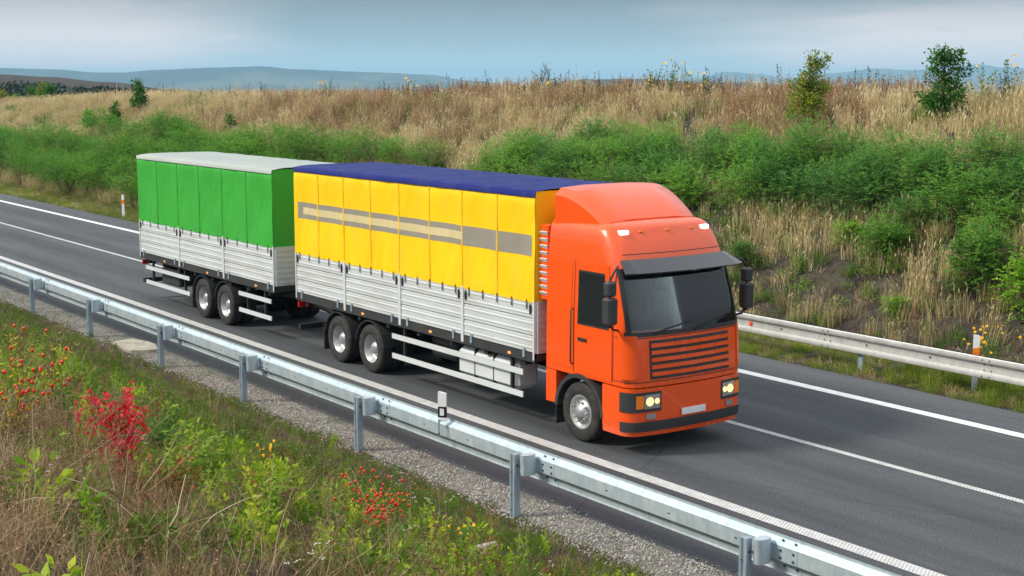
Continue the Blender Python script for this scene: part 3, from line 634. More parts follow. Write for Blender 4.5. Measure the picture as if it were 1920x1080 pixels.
# drop-side body with tarpaulin; x0 front, x1 rear (local, x0 > x1)
def body(par, x0, x1, tarp, roofm, top, nsec, stripe=False, names=('tarpaulin', 'roof_tarpaulin')):
    zb0, zb1 = 1.30, 2.20
    b = MB(); b.box(x1, x0, -1.25, 1.25, 1.16, zb0 - .004); b.box(x1, x0, -1.262, -1.25, 1.14, 1.29); b.box(x1, x0, 1.25, 1.262, 1.14, 1.29); b.obj('deck', M_plast, par)
    b = MB()
    for y in (-.42, .42): b.box(x1 + .05, x0 + 1.6 if par is tk else x0 - .2, y - .04, y + .04, .86, 1.155)
    for i in range(8): xx = x1 + .4 + (x0 - x1 - .8) * i / 7; b.box(xx - .05, xx + .05, -1.2, 1.2, 1.04, 1.158)
    b.obj('chassis_frame', M_dark, par)
    Ls = (x0 - x1) / nsec
    for sg in (-1, 1):
        for k in range(nsec):
            a, c = x1 + Ls * k + .045, x1 + Ls * (k + 1) - .045; b = MB()
            for q in range(3):     # hollow planks with a rib on each
                z0 = zb0 + .30 * q + .004; z1 = z0 + .292
                pr = [(0, z0), (.025, z0 + .012), (.025, z0 + .06), (.034, z0 + .07), (.034, z0 + .09), (.025, z0 + .10), (.025, z1 - .10), (.034, z1 - .09), (.034, z1 - .07), (.025, z1 - .06), (.025, z1 - .012), (0, z1)]
                b.extrude_x([(sg * (1.228 + y), z) for y, z in pr], a, c, 1, closed=True)
            so_ = b.obj('side_board', M_alu, par)
            for xx in (a + .25, c - .25): b = MB(); b.box(xx - .03, xx + .03, sg * 1.27 - .012, sg * 1.27 + .012, zb0 - .10, zb0 + .06); b.obj('hinge', M_galvp, so_)
            for xx in (a + .07, c - .07): b = MB(); b.box(xx - .022, xx + .022, sg * 1.268 - .015, sg * 1.268 + .015, zb1 - .22, zb1 - .05, b=.006); b.obj('latch', M_bolt, so_)
        for k in range(nsec + 1):
            xx = x1 + Ls * k; b = MB(); b.box(max(x1, xx - .04), min(x0, xx + .04), sg * 1.245 - .028, sg * 1.245 + .028, zb0 - .12, zb1 + .02); b.obj('stanchion', M_alu2, par)
    for xx in (x0 + .02, x1 - .02):
        b = MB(); b.box(xx - .02, xx + .02, -1.22, 1.22, zb0, zb1); 
        for q in range(7): b.box(xx - .03, xx + .03, -1.2, 1.2, zb0 + .05 + q * .125, zb0 + .09 + q * .125)
        b.obj('headboard' if xx > x1 + .5 else 'tailboard', M_alu, par)
    # tarpaulin: sagging between the hoops, its foot hanging over the boards
    nh = nsec * 2
    def sag(x, z):
        t_ = (x - x1) / (x0 - x1) * nh; f = abs(math.sin(t_ * PI)); zz = (z - zb1) / (top - zb1)
        zz = min(1, max(0, zz)); pu = max(0, 1 - zz * 4)
        return -.045 * f * math.sin(zz * PI) + .006 + .016 * noise.noise(Vector((x * 1.7 + z * .8, z * 1.1, 4))) + .011 * noise.noise(Vector((x * 5 - z * 1.5, z * 1.3, 9))) - .012 * pu * abs(math.sin((x - x1) / (x0 - x1) * nsec * 5 * PI)) + .005 * noise.noise(Vector((x * 2, z * 9, 1)))
    nx, nzv = 150, 22; zl = zb1 - .02
    for nm, sg in (('s', -1), ('s', 1)):
        b = MB(); vs = []
        for i in range(nx + 1):
            x = x1 + (x0 - x1) * i / nx
            for j in range(nzv + 1):
                z = zl + (top - .05 - zl) * j / nzv; y = 1.262 + min(.004, sag(x, z)); y -= .04 * (max(0, (j - nzv + 2)) / 2) ** 2
                vs.append((x, sg * y, z))
            vs.append((x, sg * 1.15, top - .045))
        K = nzv + 2
        fs = [(i * K + k, (i + 1) * K + k, (i + 1) * K + k + 1, i * K + k + 1) for i in range(nx) for k in range(K - 2)]
        b.add(vs, fs, sm=True); side_ = b.obj('side_tarpaulin', tarp, par)
        if stripe:
            for z0, z1, mt, of, xa, xb in ((2.98, 3.34, M_greyb, .004, x1 + .15, x0 - .1), (3.08, 3.23, M_cream, .008, x1 + .35, x0 - 2.2)):
                b = MB(); vs = []; n2 = 120
                for i in range(n2 + 1):
                    x = xa + (xb - xa) * i / n2
                    for z in (z0, (z0 + z1) / 2, z1): vs.append((x, sg * (1.262 + min(.004, sag(x, z)) + of), z))
                b.add(vs, [(i * 3 + k, (i + 1) * 3 + k, (i + 1) * 3 + k + 1, i * 3 + k + 1) for i in range(n2) for k in range(2)], sm=True); b.obj('printed_band', mt, side_)
        for k in range(1, nh):
            xx = x1 + (x0 - x1) * k / nh; b = MB(); vs = []
            for j in range(15):
                z = zl + (top - .12 - zl) * j / 14; y = sg * (1.262 + min(.004, sag(xx, z)) + .006); vs += [(xx - .02, y, z), (xx + .02, y, z)]
            b.add(vs, [(2 * j, 2 * j + 1, 2 * j + 3, 2 * j + 2) for j in range(14)]); b.obj('seam', M_seam[tarp.name], side_)
        n3 = nsec * 5; b = MB(); b.box(-.011, .011, sg * 1.272 - .004, sg * 1.272 + .004, -.12, .045); b.box(-.02, .02, sg * 1.278 - .006, sg * 1.278 + .006, -.05, -.015, 1); ms_ = b.mesh('strap', [M_plast, M_galvp])
        for i in range(n3):
            s_ = bpy.data.objects.new('strap', ms_); col.objects.link(s_); s_.parent = side_; s_.location = (x1 + (x0 - x1) * (i + .5) / n3, 0, zl)
    for nm, xx, dr_ in (('front_tarpaulin', x0, 1), ('rear_tarpaulin', x1, -1)):
        b = MB(); vs = []; ny = 16; nz2 = 10
        for i in range(ny + 1):
            y = -1.255 + 2.51 * i / ny
            for j in range(nz2 + 1): z = zl + (top - zl) * j / nz2; vs.append((xx + dr_ * (.012 * noise.noise(Vector((y * 2, z, 1 + dr_))) - .01 * math.sin(PI * i / ny)), y * (1 if j < nz2 else .985), z))
        b.add(vs, [(i * (nz2 + 1) + k, (i + 1) * (nz2 + 1) + k, (i + 1) * (nz2 + 1) + k + 1, i * (nz2 + 1) + k + 1) for i in range(ny) for k in range(nz2)], sm=True); b.obj(nm, tarp, par)
    b = MB(); vs = []; ny = 14; nx2 = 110
    for i in range(nx2 + 1):
        x = x1 - .015 + (x0 - x1 + .03) * i / nx2; t_ = (x - x1) / (x0 - x1) * nh
        for j in range(ny + 1):
            y = -1.0 + 2.0 * j / ny; yy = y * 1.262; e = 1 - abs(y) ** 6
            vs.append((x, yy, top - .012 + .05 * e - .03 * abs(math.sin(t_ * PI)) * (1 - y * y) + .006 * noise.noise(Vector((x * 3, yy * 2, 2)))))
        vs.append((x, 1.276, top - .10)); vs.append((x, -1.276, top - .10))
    K = ny + 3
    fs = [(i * K + k, (i + 1) * K + k, (i + 1) * K + k + 1, i * K + k + 1) for i in range(nx2) for k in range(ny + 1)]
    fs += [(i * K + ny + 2, (i + 1) * K + ny + 2, (i + 1) * K, i * K) for i in range(nx2)]
    b.add(vs, fs, sm=True); b.obj('roof_tarpaulin', roofm, par)
def guard(par, xa, xb, sg):
    b = MB()
    for z in (.46, .86): b.extrude_x([(sg * 1.21, z), (sg * 1.235, z), (sg * 1.235, z + .10), (sg * 1.21, z + .10)], xa, xb, 1, closed=True)
    g_ = b.obj('side_guard', M_alu2, par)
    for x in (xa + .4, xb - .4): b = MB(); b.box(x - .03, x + .03, sg * 1.17 - .025, sg * 1.17 + .03, .44, 1.15); b.obj('guard_bracket', M_dark, g_)
BX0, BX1 = -2.62, -11.55
body(tk, BX0, BX1, M_yel, M_navy, 4.10, 4, True)
for sg in (-1, 1):
    wheel(-1.40, sg, tk); wheel(-8.35, sg, tk, True); wheel(-9.70, sg, tk, True)
    guard(tk, -7.45, -3.0, sg)
    for xc in (-8.35, -9.70):
        b = MB(); n = 12; vs = []
        for i in range(n + 1):
            a = R(10) + R(160) * i / n
            for r_, y in ((.58, .62), (.58, 1.24), (.60, 1.24), (.60, .62)): vs.append((xc + r_ * math.cos(a), sg * y, .5 + r_ * math.sin(a)))
        b.add(vs, [(i * 4 + k, i * 4 + (k + 1) % 4, (i + 1) * 4 + (k + 1) % 4, (i + 1) * 4 + k) for i in range(n) for k in range(4)]); b.obj('mudguard', M_plast, tk)
b = MB(); b.box(-5.2, -3.3, -1.16, -.62, .50, 1.06, b=.09); b.obj('fuel_tank', M_alu2, tk)
b = MB(); b.box(-4.6, -3.3, .62, 1.12, .50, 1.0, b=.05); b.obj('battery_box', M_plast, tk)
for x in (-4.0, -4.6): b = MB(); b.box(x - .02, x + .02, -1.165, -.61, .49, 1.07, b=.01); b.obj('tank_strap', M_dark, tk)
for y, z in ((-.85, .98), (-.85, .74)): b = MB(); b.tube([(-6.4, y, z), (-6.36, y, z), (-5.6, y, z), (-5.56, y, z)], [.08, .12, .12, .08], 14); b.obj('air_tank', M_plast, tk)
def flap(par, x, sg): b = MB(); b.box(x - .008, x + .008, sg * .93 - .29, sg * .93 + .29, .18, .78); b.obj('mud_flap', M_tyre, par)
for sg in (-1, 1): flap(tk, -2.06, sg); flap(tk, -10.35, sg)
b = MB(); b.tube([(-1.40, -1.1, .5), (-1.40, 1.1, .5)], .07, 8); b.tube([(-8.35, -1.0, .5), (-8.35, 1.0, .5)], .09, 8); b.tube([(-9.7, -1.0, .5), (-9.7, 1.0, .5)], .09, 8); b.tube([(-3.0, 0, .8), (-8.3, 0, .65)], .06, 8); b.box(-2.2, -.3, -.4, .4, .55, 1.1); b.obj('axle', M_dark, tk)
for k in range(3): b = MB(); b.box(-3.4 - 2.6 * k, -3.32 - 2.6 * k, -1.275, -1.262, 1.19, 1.23); b.obj('marker_light', M_glow, tk)
b = MB(); b.box(BX1 - .04, BX1 + .06, -1.2, 1.2, .45, .57); b.box(BX1 - .05, BX1 + .0, -1.2, -.8, .95, 1.08, 1); b.box(BX1 - .05, BX1, .8, 1.2, .95, 1.08, 1); b.obj('underrun_bar', [M_dark, M_tail], tk)

tl = empty('lorry_trailer', (XF - 12.65, YC, 0), 'green tarpaulin trailer with silver drop sides, towed behind the yellow and red lorry', 'trailer')
body(tl, 0, -8.3, M_grn, M_pale, 3.98, 3)
for sg in (-1, 1):
    wheel(-2.85, sg, tl, True); wheel(-4.20, sg, tl, True); guard(tl, -8.0, -5.0, sg); guard(tl, -2.0, -.25, sg)
    for xc in (-2.85, -4.20):
        b = MB(); n = 12; vs = []
        for i in range(n + 1):
            a = R(10) + R(160) * i / n
            for r_, y in ((.58, .62), (.58, 1.24), (.60, 1.24), (.60, .62)): vs.append((xc + r_ * math.cos(a), sg * y, .5 + r_ * math.sin(a)))
        b.add(vs, [(i * 4 + k, i * 4 + (k + 1) % 4, (i + 1) * 4 + (k + 1) % 4, (i + 1) * 4 + k) for i in range(n) for k in range(4)]); b.obj('mudguard', M_plast, tl)
for sg in (-1, 1): flap(tl, -4.85, sg)
b = MB(); b.box(-7.2, -6.0, -1.1, -.45, .55, 1.0, b=.04); b.obj('tool_box', M_plast, tl)
for x in (-2.85, -4.2): b = MB(); b.tube([(x, -1.0, .5), (x, 1.0, .5)], .09, 8); b.obj('axle', M_dark, tl)
b = MB(); b.tube([(-1.2, -.42, .95), (.9, -.05, .62)], .05, 8); b.tube([(-1.2, .42, .95), (.9, .05, .62)], .05, 8); b.box(.8, 1.3, -.06, .06, .56, .68); b.obj('drawbar', M_dark, tl)
for k in range(3): b = MB(); b.box(-1.0 - 2.8 * k, -.92 - 2.8 * k, -1.275, -1.262, 1.19, 1.23); b.obj('marker_light', M_glow, tl)
b = MB(); b.box(-8.34, -8.2, -1.2, 1.2, .45, .57); b.box(-8.35, -8.3, -1.2, -.8, .95, 1.08, 1); b.box(-8.35, -8.3, .8, 1.2, .95, 1.08, 1); b.obj('underrun_bar', [M_dark, M_tail], tl)
#PART3
# ------------------------------------------------------------------ ground cover, scattered as instances
def wander(b, p, d, L_, n, r0, r1, m=0, t=.5, grav=0, sides=4, jit=.15):
    p = Vector(p); d = Vector(d).normalized(); pts = [p.copy()]
    for i in range(n):
        d = (d + Vector((rnd.gauss(0, jit), rnd.gauss(0, jit), rnd.gauss(0, jit * .6) - grav))).normalized(); p = p + d * (L_ / n); pts.append(p.copy())
    b.tube(pts, [r0 + (r1 - r0) * i / n for i in range(n + 1)], sides, m, t, False); return pts
def blade(b, p, h, w_, lean, t, m=0, curl=.5):
    a = rnd.uniform(0, 2 * PI); d = Vector((math.cos(a), math.sin(a), 0)); s = Vector((-d.y, d.x, 0)); an = rnd.uniform(0, PI); s = Vector((math.cos(an), math.sin(an), 0))
    p = Vector(p); q1 = p + d * h * lean * .35 + Vector((0, 0, h * .55)); q2 = p + d * h * lean * (1 + curl) + Vector((0, 0, h * max(.3, 1 - lean * .45)))
    b.add([p - s * w_ * .5, p + s * w_ * .5, q1 + s * w_ * .42, q1 - s * w_ * .42, q2], [(0, 1, 2, 3), (3, 2, 4)], m, t)
def tuft(n, R_, h0, h1, w_, lean, tr=(0, 1), mat=None, head=0):
    b = MB()
    for i in range(n):
        a = rnd.uniform(0, 2 * PI); r_ = R_ * math.sqrt(rnd.random()); p = (r_ * math.cos(a), r_ * math.sin(a), -.03); t = rnd.uniform(*tr); h = rnd.uniform(h0, h1)
        blade(b, p, h, w_ * rnd.uniform(.6, 1.3), abs(rnd.gauss(0, lean)), t)
        if head and rnd.random() < head:
            k = Vector(b.v[-1]); d = Vector((rnd.gauss(0, .3), rnd.gauss(0, .3), 1)); b.leaf(k - d.normalized() * h * .08, d, w_ * 2.2, h * .22, min(1, t + .15))
    return b.mesh('tuft', [mat])
def mound(n, R_, h, lw, ll, tr=(0, 1), mat=None, stems=0):
    b = MB()
    for i in range(n):
        a = rnd.uniform(0, 2 * PI); r_ = R_ * math.sqrt(rnd.random()); z = h * rnd.random() ** .8 * (1 - .5 * (r_ / R_) ** 2)
        d = (math.cos(a) * .8 + rnd.gauss(0, .5), math.sin(a) * .8 + rnd.gauss(0, .5), rnd.uniform(-.1, .9)); b.leaf((r_ * math.cos(a), r_ * math.sin(a), z), d, lw * rnd.uniform(.7, 1.3), ll * rnd.uniform(.7, 1.3), rnd.uniform(*tr))
    for i in range(stems):
        a = rnd.uniform(0, 2 * PI); blade(b, (rnd.gauss(0, R_ * .4), rnd.gauss(0, R_ * .4), 0), h * rnd.uniform(.7, 1.3), lw * .4, .3, rnd.random())
    return b.mesh('mound', [mat])
def weed(ns, R_, h0, h1, mat, leafy=14, ls=.03, sw=.008, top=.35, tr=(0, 1), lean=.12):
    b = MB()
    for i in range(ns):
        a = rnd.uniform(0, 2 * PI); r_ = R_ * math.sqrt(rnd.random()); h = rnd.uniform(h0, h1); t = rnd.uniform(*tr)
        p = Vector((r_ * math.cos(a), r_ * math.sin(a), 0)); q = p + Vector((rnd.gauss(0, lean) * h, rnd.gauss(0, lean) * h, h)); s = Vector((rnd.uniform(-1, 1), rnd.uniform(-1, 1), 0)).normalized() * sw
        b.add([p - s, p + s, q + s * .4, q - s * .4], [(0, 1, 2, 3)], 0, t)
        for k in range(leafy):
            f = top + (1 - top) * rnd.random(); c = p.lerp(q, f); d = Vector((rnd.gauss(0, 1), rnd.gauss(0, 1), rnd.uniform(0, 1.6)))
            b.leaf(c, d, ls * .45 * rnd.uniform(.6, 1.2), ls * rnd.uniform(.7, 1.5) * (1.25 - .5 * f), min(1, max(0, t + rnd.gauss(0, .15))))
    return b.mesh('weed', [mat])
def umbel(mat, h, nb, hs, curl=0):
    b = MB(); pts = wander(b, (0, 0, -.03), (rnd.gauss(0, .15), rnd.gauss(0, .15), 1), h, 5, .0032, .002, 0, .45, jit=.06)
    for k in range(nb):
        base = pts[rnd.choice((3, 4, 5, 5))]; d = Vector((rnd.gauss(0, .6), rnd.gauss(0, .6), 1)); e = wander(b, base, d, h * rnd.uniform(.15, .35), 3, .002, .0014, 0, .45, jit=.1)[-1]
        for q in range(14):
            dd = Vector((rnd.gauss(0, .7), rnd.gauss(0, .7), .8)); f = e + dd.normalized() * hs * rnd.uniform(.6, 1); s = Vector((rnd.uniform(-1, 1), rnd.uniform(-1, 1), 0)).normalized() * .001
            b.add([e - s, e + s, f + s, f - s], [(0, 1, 2, 3)], 0, .4); b.ball(f, hs * .17, 0, rnd.uniform(.1, .6), 4, 2)
    return b.mesh('umbel', [mat])

def scatter(name, meshes, pts, label, cat):
    """pts: (x, y, z, rotx, roty, rotz, scale, tone, index)"""
    pc = bpy.data.collections.new(name + '_kinds')
    for i, me in enumerate(meshes):
        o = bpy.data.objects.new('%s_kind_%02d' % (name, i), me); pc.objects.link(o)
    me = bpy.data.meshes.new(name); me.from_pydata([p[:3] for p in pts], [], [])
    for nm, ty, k in (('rot', 'FLOAT_VECTOR', None), ('scl', 'FLOAT', 6), ('itone', 'FLOAT', 7), ('idx', 'INT', 8)):
        a = me.attributes.new(nm, ty, 'POINT')
        if k is None: a.data.foreach_set('vector', [v for p in pts for v in p[3:6]])
        else: a.data.foreach_set('value', [p[k] for p in pts])
    o = bpy.data.objects.new(name, me); col.objects.link(o); tag(o, label, cat, kind='stuff')
    ng = bpy.data.node_groups.new(name, 'GeometryNodeTree'); ng.interface.new_socket('Geometry', in_out='INPUT', socket_type='NodeSocketGeometry'); ng.interface.new_socket('Geometry', in_out='OUTPUT', socket_type='NodeSocketGeometry')
    gi = ng.nodes.new('NodeGroupInput'); go = ng.nodes.new('NodeGroupOutput'); ip = ng.nodes.new('GeometryNodeInstanceOnPoints'); ci = ng.nodes.new('GeometryNodeCollectionInfo')
    ci.inputs['Collection'].default_value = pc; ci.inputs['Separate Children'].default_value = True; ci.inputs['Reset Children'].default_value = True
    def at(nm, ty):
        n = ng.nodes.new('GeometryNodeInputNamedAttribute'); n.data_type = ty; n.inputs['Name'].default_value = nm; return n.outputs['Attribute']
    ng.links.new(gi.outputs[0], ip.inputs['Points']); ng.links.new(ci.outputs[0], ip.inputs['Instance']); ip.inputs['Pick Instance'].default_value = True
    ng.links.new(at('idx', 'INT'), ip.inputs['Instance Index']); ng.links.new(at('scl', 'FLOAT'), ip.inputs['Scale'])
    er = ng.nodes.new('FunctionNodeEulerToRotation'); ng.links.new(at('rot', 'FLOAT_VECTOR'), er.inputs[0]); ng.links.new(er.outputs[0], ip.inputs['Rotation'])
    ng.links.new(ip.outputs[0], go.inputs[0]); md = o.modifiers.new('scatter', 'NODES'); md.node_group = ng
    return o
def P(x, y, n, s0, s1, tone, tilt=.12, z=None):
    return (x, y, ground_z(x, y) if z is None else z, rnd.gauss(0, tilt), rnd.gauss(0, tilt), rnd.uniform(0, 2 * PI), rnd.uniform(s0, s1), min(1, max(0, tone)), rnd.randrange(n))
def spread(x0, x1, y0, y1, dens, fn, mg=.1, zt=.3):
    n = int((x1 - x0) * (y1 - y0) * dens); r = []
    for _ in range(n):
        x = rnd.uniform(x0, x1); y = rnd.uniform(y0, y1)
        pr = fn(x, y)
        if rnd.random() < pr and inframe(x, y, ground_z(x, y) + zt, mg): r.append((x, y))
    return r

V_straw = veg('straw', [(0, (.27, .22, .10)), (.35, (.49, .40, .20)), (.65, (.68, .56, .32)), (1, (.80, .70, .46))], .3)
V_brown = veg('red_brown_weed', [(0, (.15, .08, .045)), (.4, (.34, .20, .115)), (.7, (.50, .33, .20)), (1, (.62, .47, .31))], .3)
V_green = veg('bank_green', [(0, (.045, .10, .016)), (.4, (.09, .20, .022)), (.75, (.19, .32, .035)), (1, (.32, .40, .07))], .4)
V_dark = veg('dead_stalk', [(0, (.035, .024, .022)), (.5, (.075, .05, .042)), (1, (.13, .09, .065))], .05)
V_grass = veg('grass_blade', [(0, (.06, .085, .012)), (.4, (.115, .19, .018)), (.7, (.25, .33, .03)), (1, (.50, .46, .10))], .42)
V_gmix = veg('mixed_herb', [(0, (.15, .075, .035)), (.22, (.09, .09, .02)), (.45, (.075, .17, .016)), (.75, (.19, .33, .025)), (1, (.42, .46, .05))], .42)
V_dry = veg('dry_stem', [(0, (.11, .07, .035)), (.4, (.28, .19, .095)), (.75, (.52, .41, .24)), (1, (.82, .73, .55))], .22)
V_lime2 = veg('yellow_green_weed', [(0, (.07, .15, .012)), (.4, (.19, .34, .018)), (.75, (.42, .54, .035)), (1, (.70, .62, .07))], .45, wi=.5); V_rust = veg('rust_weed', [(0, (.12, .05, .025)), (.5, (.28, .12, .05)), (1, (.45, .22, .10))], .25)
V_white = veg('white_flower', [(0, (.55, .56, .50)), (1, (.8, .8, .76))], .1); 

# far bank
straws = [tuft(46, .26, .40, .80, .013, .16, mat=V_straw, head=.3) for _ in range(4)] + [tuft(40, .26, .3, .6, .013, .4, mat=V_straw, head=.2) for _ in range(2)]
def near_crest(y): return ss(32.5, 35, y)
def brownp(x, y):
    m = nz(x, y, 7, 11) + .5 * nz(x, y, 2.2, 12)
    mid = ss(-78, -58, x) * (1 - ss(-33, -24, x))
    return min(1, max(0, .02 + .48 * mid * ss(30.6, 32.5, y) + .12 * ss(34.2, 35.4, y) + m * .85 - .15 * (1 - mid)))
def greenp(x, y):
    m = nz(x, y, 4, 21) + .6 * nz(x, y, 1.6, 22)
    right = ss(-42, -32, x)
    strip = 1.0 if abs((x + 111) * .28 - (y - 31.2)) < .9 and -120 < x < -100 else 0
    return min(1, max(0, m * 1.7 - .22 + .22 * right + strip))
pts = []
for x, y in spread(-150, 6, 24.4, 37.8, 11, lambda x, y: 1):
    low = 1 - ss(27.4, 29.2, y)
    if x > -38 and rnd.random() < low * .70: continue
    if rnd.random() < brownp(x, y) * .75 or rnd.random() < greenp(x, y) * .8: continue
    pts.append(P(x, y, 6, .7, 1.15, .45 + .55 * nz(x, y, 3, 31) + rnd.gauss(0, .16) - .15 * low, .1))
scatter('dry_grass', straws, pts, 'tall straw-coloured dry grass covering the far embankment', 'grass')
weeds = [weed(9, .25, .5, .95, V_brown, 20, .05, .006) for _ in range(4)]
pts = [P(x, y, 4, .7, 1.15, .45 + .6 * nz(x, y, 3, 41) + rnd.gauss(0, .15), .1) for x, y in spread(-150, 6, 24.6, 37.4, 8, lambda x, y: brownp(x, y) * (1 if y > 29.5 else .5))]
scatter('brown_weeds', weeds, pts, 'reddish brown seeding weeds standing among the dry grass of the far embankment', 'weeds')
gw = [mound(110, .3, .42, .04, .085, mat=V_green, stems=8) for _ in range(3)] + [tuft(60, .28, .3, .62, .014, .3, mat=V_green) for _ in range(3)] + [weed(7, .2, .35, .75, V_green, 26, .07, .006, .05) for _ in range(2)]
def gfar(x, y):
    if y < 29.2 and x > -40: return .42 + .6 * nz(x, y, 1.8, 51)
    return greenp(x, y)
pts = [P(x, y, 8, .5, 1.05, .4 + .5 * nz(x, y, 5, 42) + rnd.gauss(0, .2), .1) for x, y in spread(-150, 6, 24.5, 37.2, 6, gfar)]
scatter('green_weeds', gw, pts, 'green weeds growing in patches on the far embankment', 'weeds')
# low tangle over the bare soil at the foot of the right bank
tang = [tuft(30, .22, .08, .28, .008, .9, mat=V_dark) for _ in range(3)] + [tuft(26, .22, .08, .3, .007, .9, mat=V_dry) for _ in range(2)]
pts = [P(x, y, 5, .6, 1.3, rnd.random(), .2) for x, y in spread(-45, 6, 24.3, 29.3, 16, lambda x, y: .75)]
scatter('dead_undergrowth', tang, pts, 'dead grey-brown undergrowth over bare soil behind the far crash barrier', 'undergrowth')
# tall stalks along the crest
stk = [weed(4, .18, .8, 1.3, V_dark, 22, .07, .007, .45) for _ in range(3)] + [weed(6, .2, .6, 1.1, V_brown, 26, .05, .006, .4) for _ in range(2)] + [weed(3, .2, .7, 1.25, V_straw, 24, .06, .006, .55) for _ in range(2)]
pts = [P(x, y, 7, .6, 1.1, rnd.random(), .07) for x, y in spread(-125, 4, 34.3, 37.3, 2.4, lambda x, y: min(1, .30 + .5 * ss(-60, -45, x) + .5 * nz(x, y, 3, 61)))]
scatter('dead_stalks', stk, pts, 'dark dead weed stalks sticking up along the crest of the far embankment', 'weeds')
# far verge
vg = [tuft(70, .2, .10, .26, .007, .5, mat=V_grass) for _ in range(3)] + [tuft(50, .2, .12, .3, .007, .5, mat=V_dry) for _ in range(1)] + [mound(80, .18, .1, .02, .04, mat=V_grass)]
pts = [P(x, y, 5, .5, 1.1, .62 + .5 * nz(x, y, 4, 71) + rnd.gauss(0, .15), .1) for x, y in spread(-150, 4, 22.1, 24.6, 26, lambda x, y: .35 + .65 * ss(22.05, 22.5, y), zt=.1)]
scatter('verge_grass', vg, pts, 'short yellow-green grass on the verge between road edge and far crash barrier', 'grass')
lg = [tuft(60, .14, .3, .62, .011, .45, mat=V_grass) for _ in range(3)]
pts = [P(x, y, 3, .6, 1.05, .72 + rnd.gauss(0, .14), .12) for x, y in spread(-21, 0, 22.35, 24.3, 9, lambda x, y: ss(-19.5, -16.5, x) * (.75 + .5 * nz(x, y, 1.5, 72)), zt=.1)]
scatter('long_grass', lg, pts, 'long bright green grass growing under the right end of the far crash barrier', 'grass')

# near bank
def D_(x, y): return math.hypot(x, y)
def dens(x, y): return min(1, 6.5 / max(3, D_(x, y))) ** 1.0
def drym(x, y):     # mostly dead brown growth close to the camera, green further down
    return min(1, max(0, .14 + .80 * (1 - ss(2.2, 4.0, y)) + .7 * nz(x, y, 1.3, 81) + .35 * nz(x, y, .45, 82)))
pts_k = []; pts_g = []; pts_h = []; pts_d = []; pts_u = []
for x, y in spread(-60, -2, .2, 11.05, 95, lambda x, y: dens(x, y) * (1 if y < 10.85 + .4 * nz(x, 0, 1.1) else .4), zt=.1):
    if D_(x, y) < 3.2: continue
    dm = drym(x, y)
    bald = max(0, nz(x, y, .75, 85) + .5 * nz(x, y, .3, 86) - .14 + .16 * ss(5.5, 7.5, y)) * 3.2
    if y < 10.4 and rnd.random() < bald:
        if rnd.random() < .55: pts_k.append(P(x, y, 5, .35, .8, rnd.random(), .3))
        continue
    tn = .46 - .16 * ss(5.5, 8, y) + .55 * nz(x, y, 1.1, 83) + rnd.gauss(0, .14); sc_ = .75 + .25 * ss(9, 6, y)
    r_ = rnd.random()
    if r_ < dm * .9: pts_d.append(P(x, y, 7, .6 * sc_, 1.1 * sc_, .35 + .6 * nz(x, y, .6, 84) + rnd.gauss(0, .2), .25))
    elif r_ < dm * .5 + .5: pts_g.append(P(x, y, 5, .5 * sc_, 1.05 * sc_, tn, .2))
    else: pts_h.append(P(x, y, 6, .5 * sc_, 1.1 * sc_, tn, .2))
gt = [tuft(46, .09, .10, .27, .0045, .45, mat=V_grass) for _ in range(4)] + [tuft(40, .08, .05, .14, .004, .6, mat=V_gmix)]
hb = [mound(80, .11, .16, .014, .030, mat=V_gmix, stems=6) for _ in range(2)] + [mound(50, .10, .2, .022, .048, mat=V_gmix, stems=4) for _ in range(2)] + [weed(6, .07, .12, .28, V_gmix, 26, .02, .0015, .1) for _ in range(2)]
dt = [tuft(34, .10, .12, .36, .003, .6, mat=V_dry) for _ in range(3)] + [weed(7, .08, .15, .38, V_brown, 12, .014, .0016, .35, lean=.4) for _ in range(2)] + [tuft(30, .12, .06, .2, .003, 1.1, mat=V_dry) for _ in range(1)] + [weed(6, .08, .12, .3, V_dark, 12, .012, .0014, .3, lean=.4)]
kt = [tuft(26, .12, .05, .2, .0035, 1.0, mat=V_dark) for _ in range(2)] + [weed(6, .1, .1, .3, V_dark, 16, .013, .0015, .3, lean=.5) for _ in range(2)] + [tuft(24, .12, .05, .16, .003, 1.1, mat=V_dry)]
scatter('dark_undergrowth', kt, pts_k, 'dark purplish brown dead growth in bare patches of the near slope', 'undergrowth')
scatter('grass', gt, pts_g, 'green grass on the near embankment sloping down to the crash barrier', 'grass')
scatter('low_herbs', hb, pts_h, 'small leafy green herbs covering the near embankment', 'herbs')
scatter('withered_grass', dt, pts_d, 'withered brown grass tangle filling the near embankment, thickest at the lower left', 'grass')
lh = [mound(46, .12, .26, .034, .075, mat=V_lime2, stems=5) for _ in range(2)] + [weed(6, .1, .22, .42, V_lime2, 24, .045, .002, .15) for _ in range(3)] + [weed(5, .08, .2, .4, V_rust, 26, .026, .002, .3) for _ in range(2)]
pts = []
for x, y in spread(-30, -3, 1.2, 9.8, 13, lambda x, y: min(1, 9 / D_(x, y)) * max(0, -.12 + .37 * ss(1.8, 3.0, y) + 1.3 * nz(x, y, 1.0, 97) + .40 * ss(2.2, 3.6, y) * (1 - ss(5, 6.5, y)) - .38 * ss(5.5, 7, y) - .25 * ss(11, 16, D_(x, y)))):
    if D_(x, y) < 4: continue
    rust = rnd.random() < .28 + .5 * nz(x, y, .8, 98); q = list(P(x, y, 5, .5, 1.0, .5 + rnd.gauss(0, .22), .2)); q[8] = rnd.choice((5, 6)) if rust else q[8]; pts.append(tuple(q))
scatter('leafy_weeds', lh, pts, 'yellow-green and rust-coloured leafy weeds tangled over the near slope', 'weeds')
um = [umbel(V_dry, rnd.uniform(.38, .6), 5, .028) for _ in range(3)]
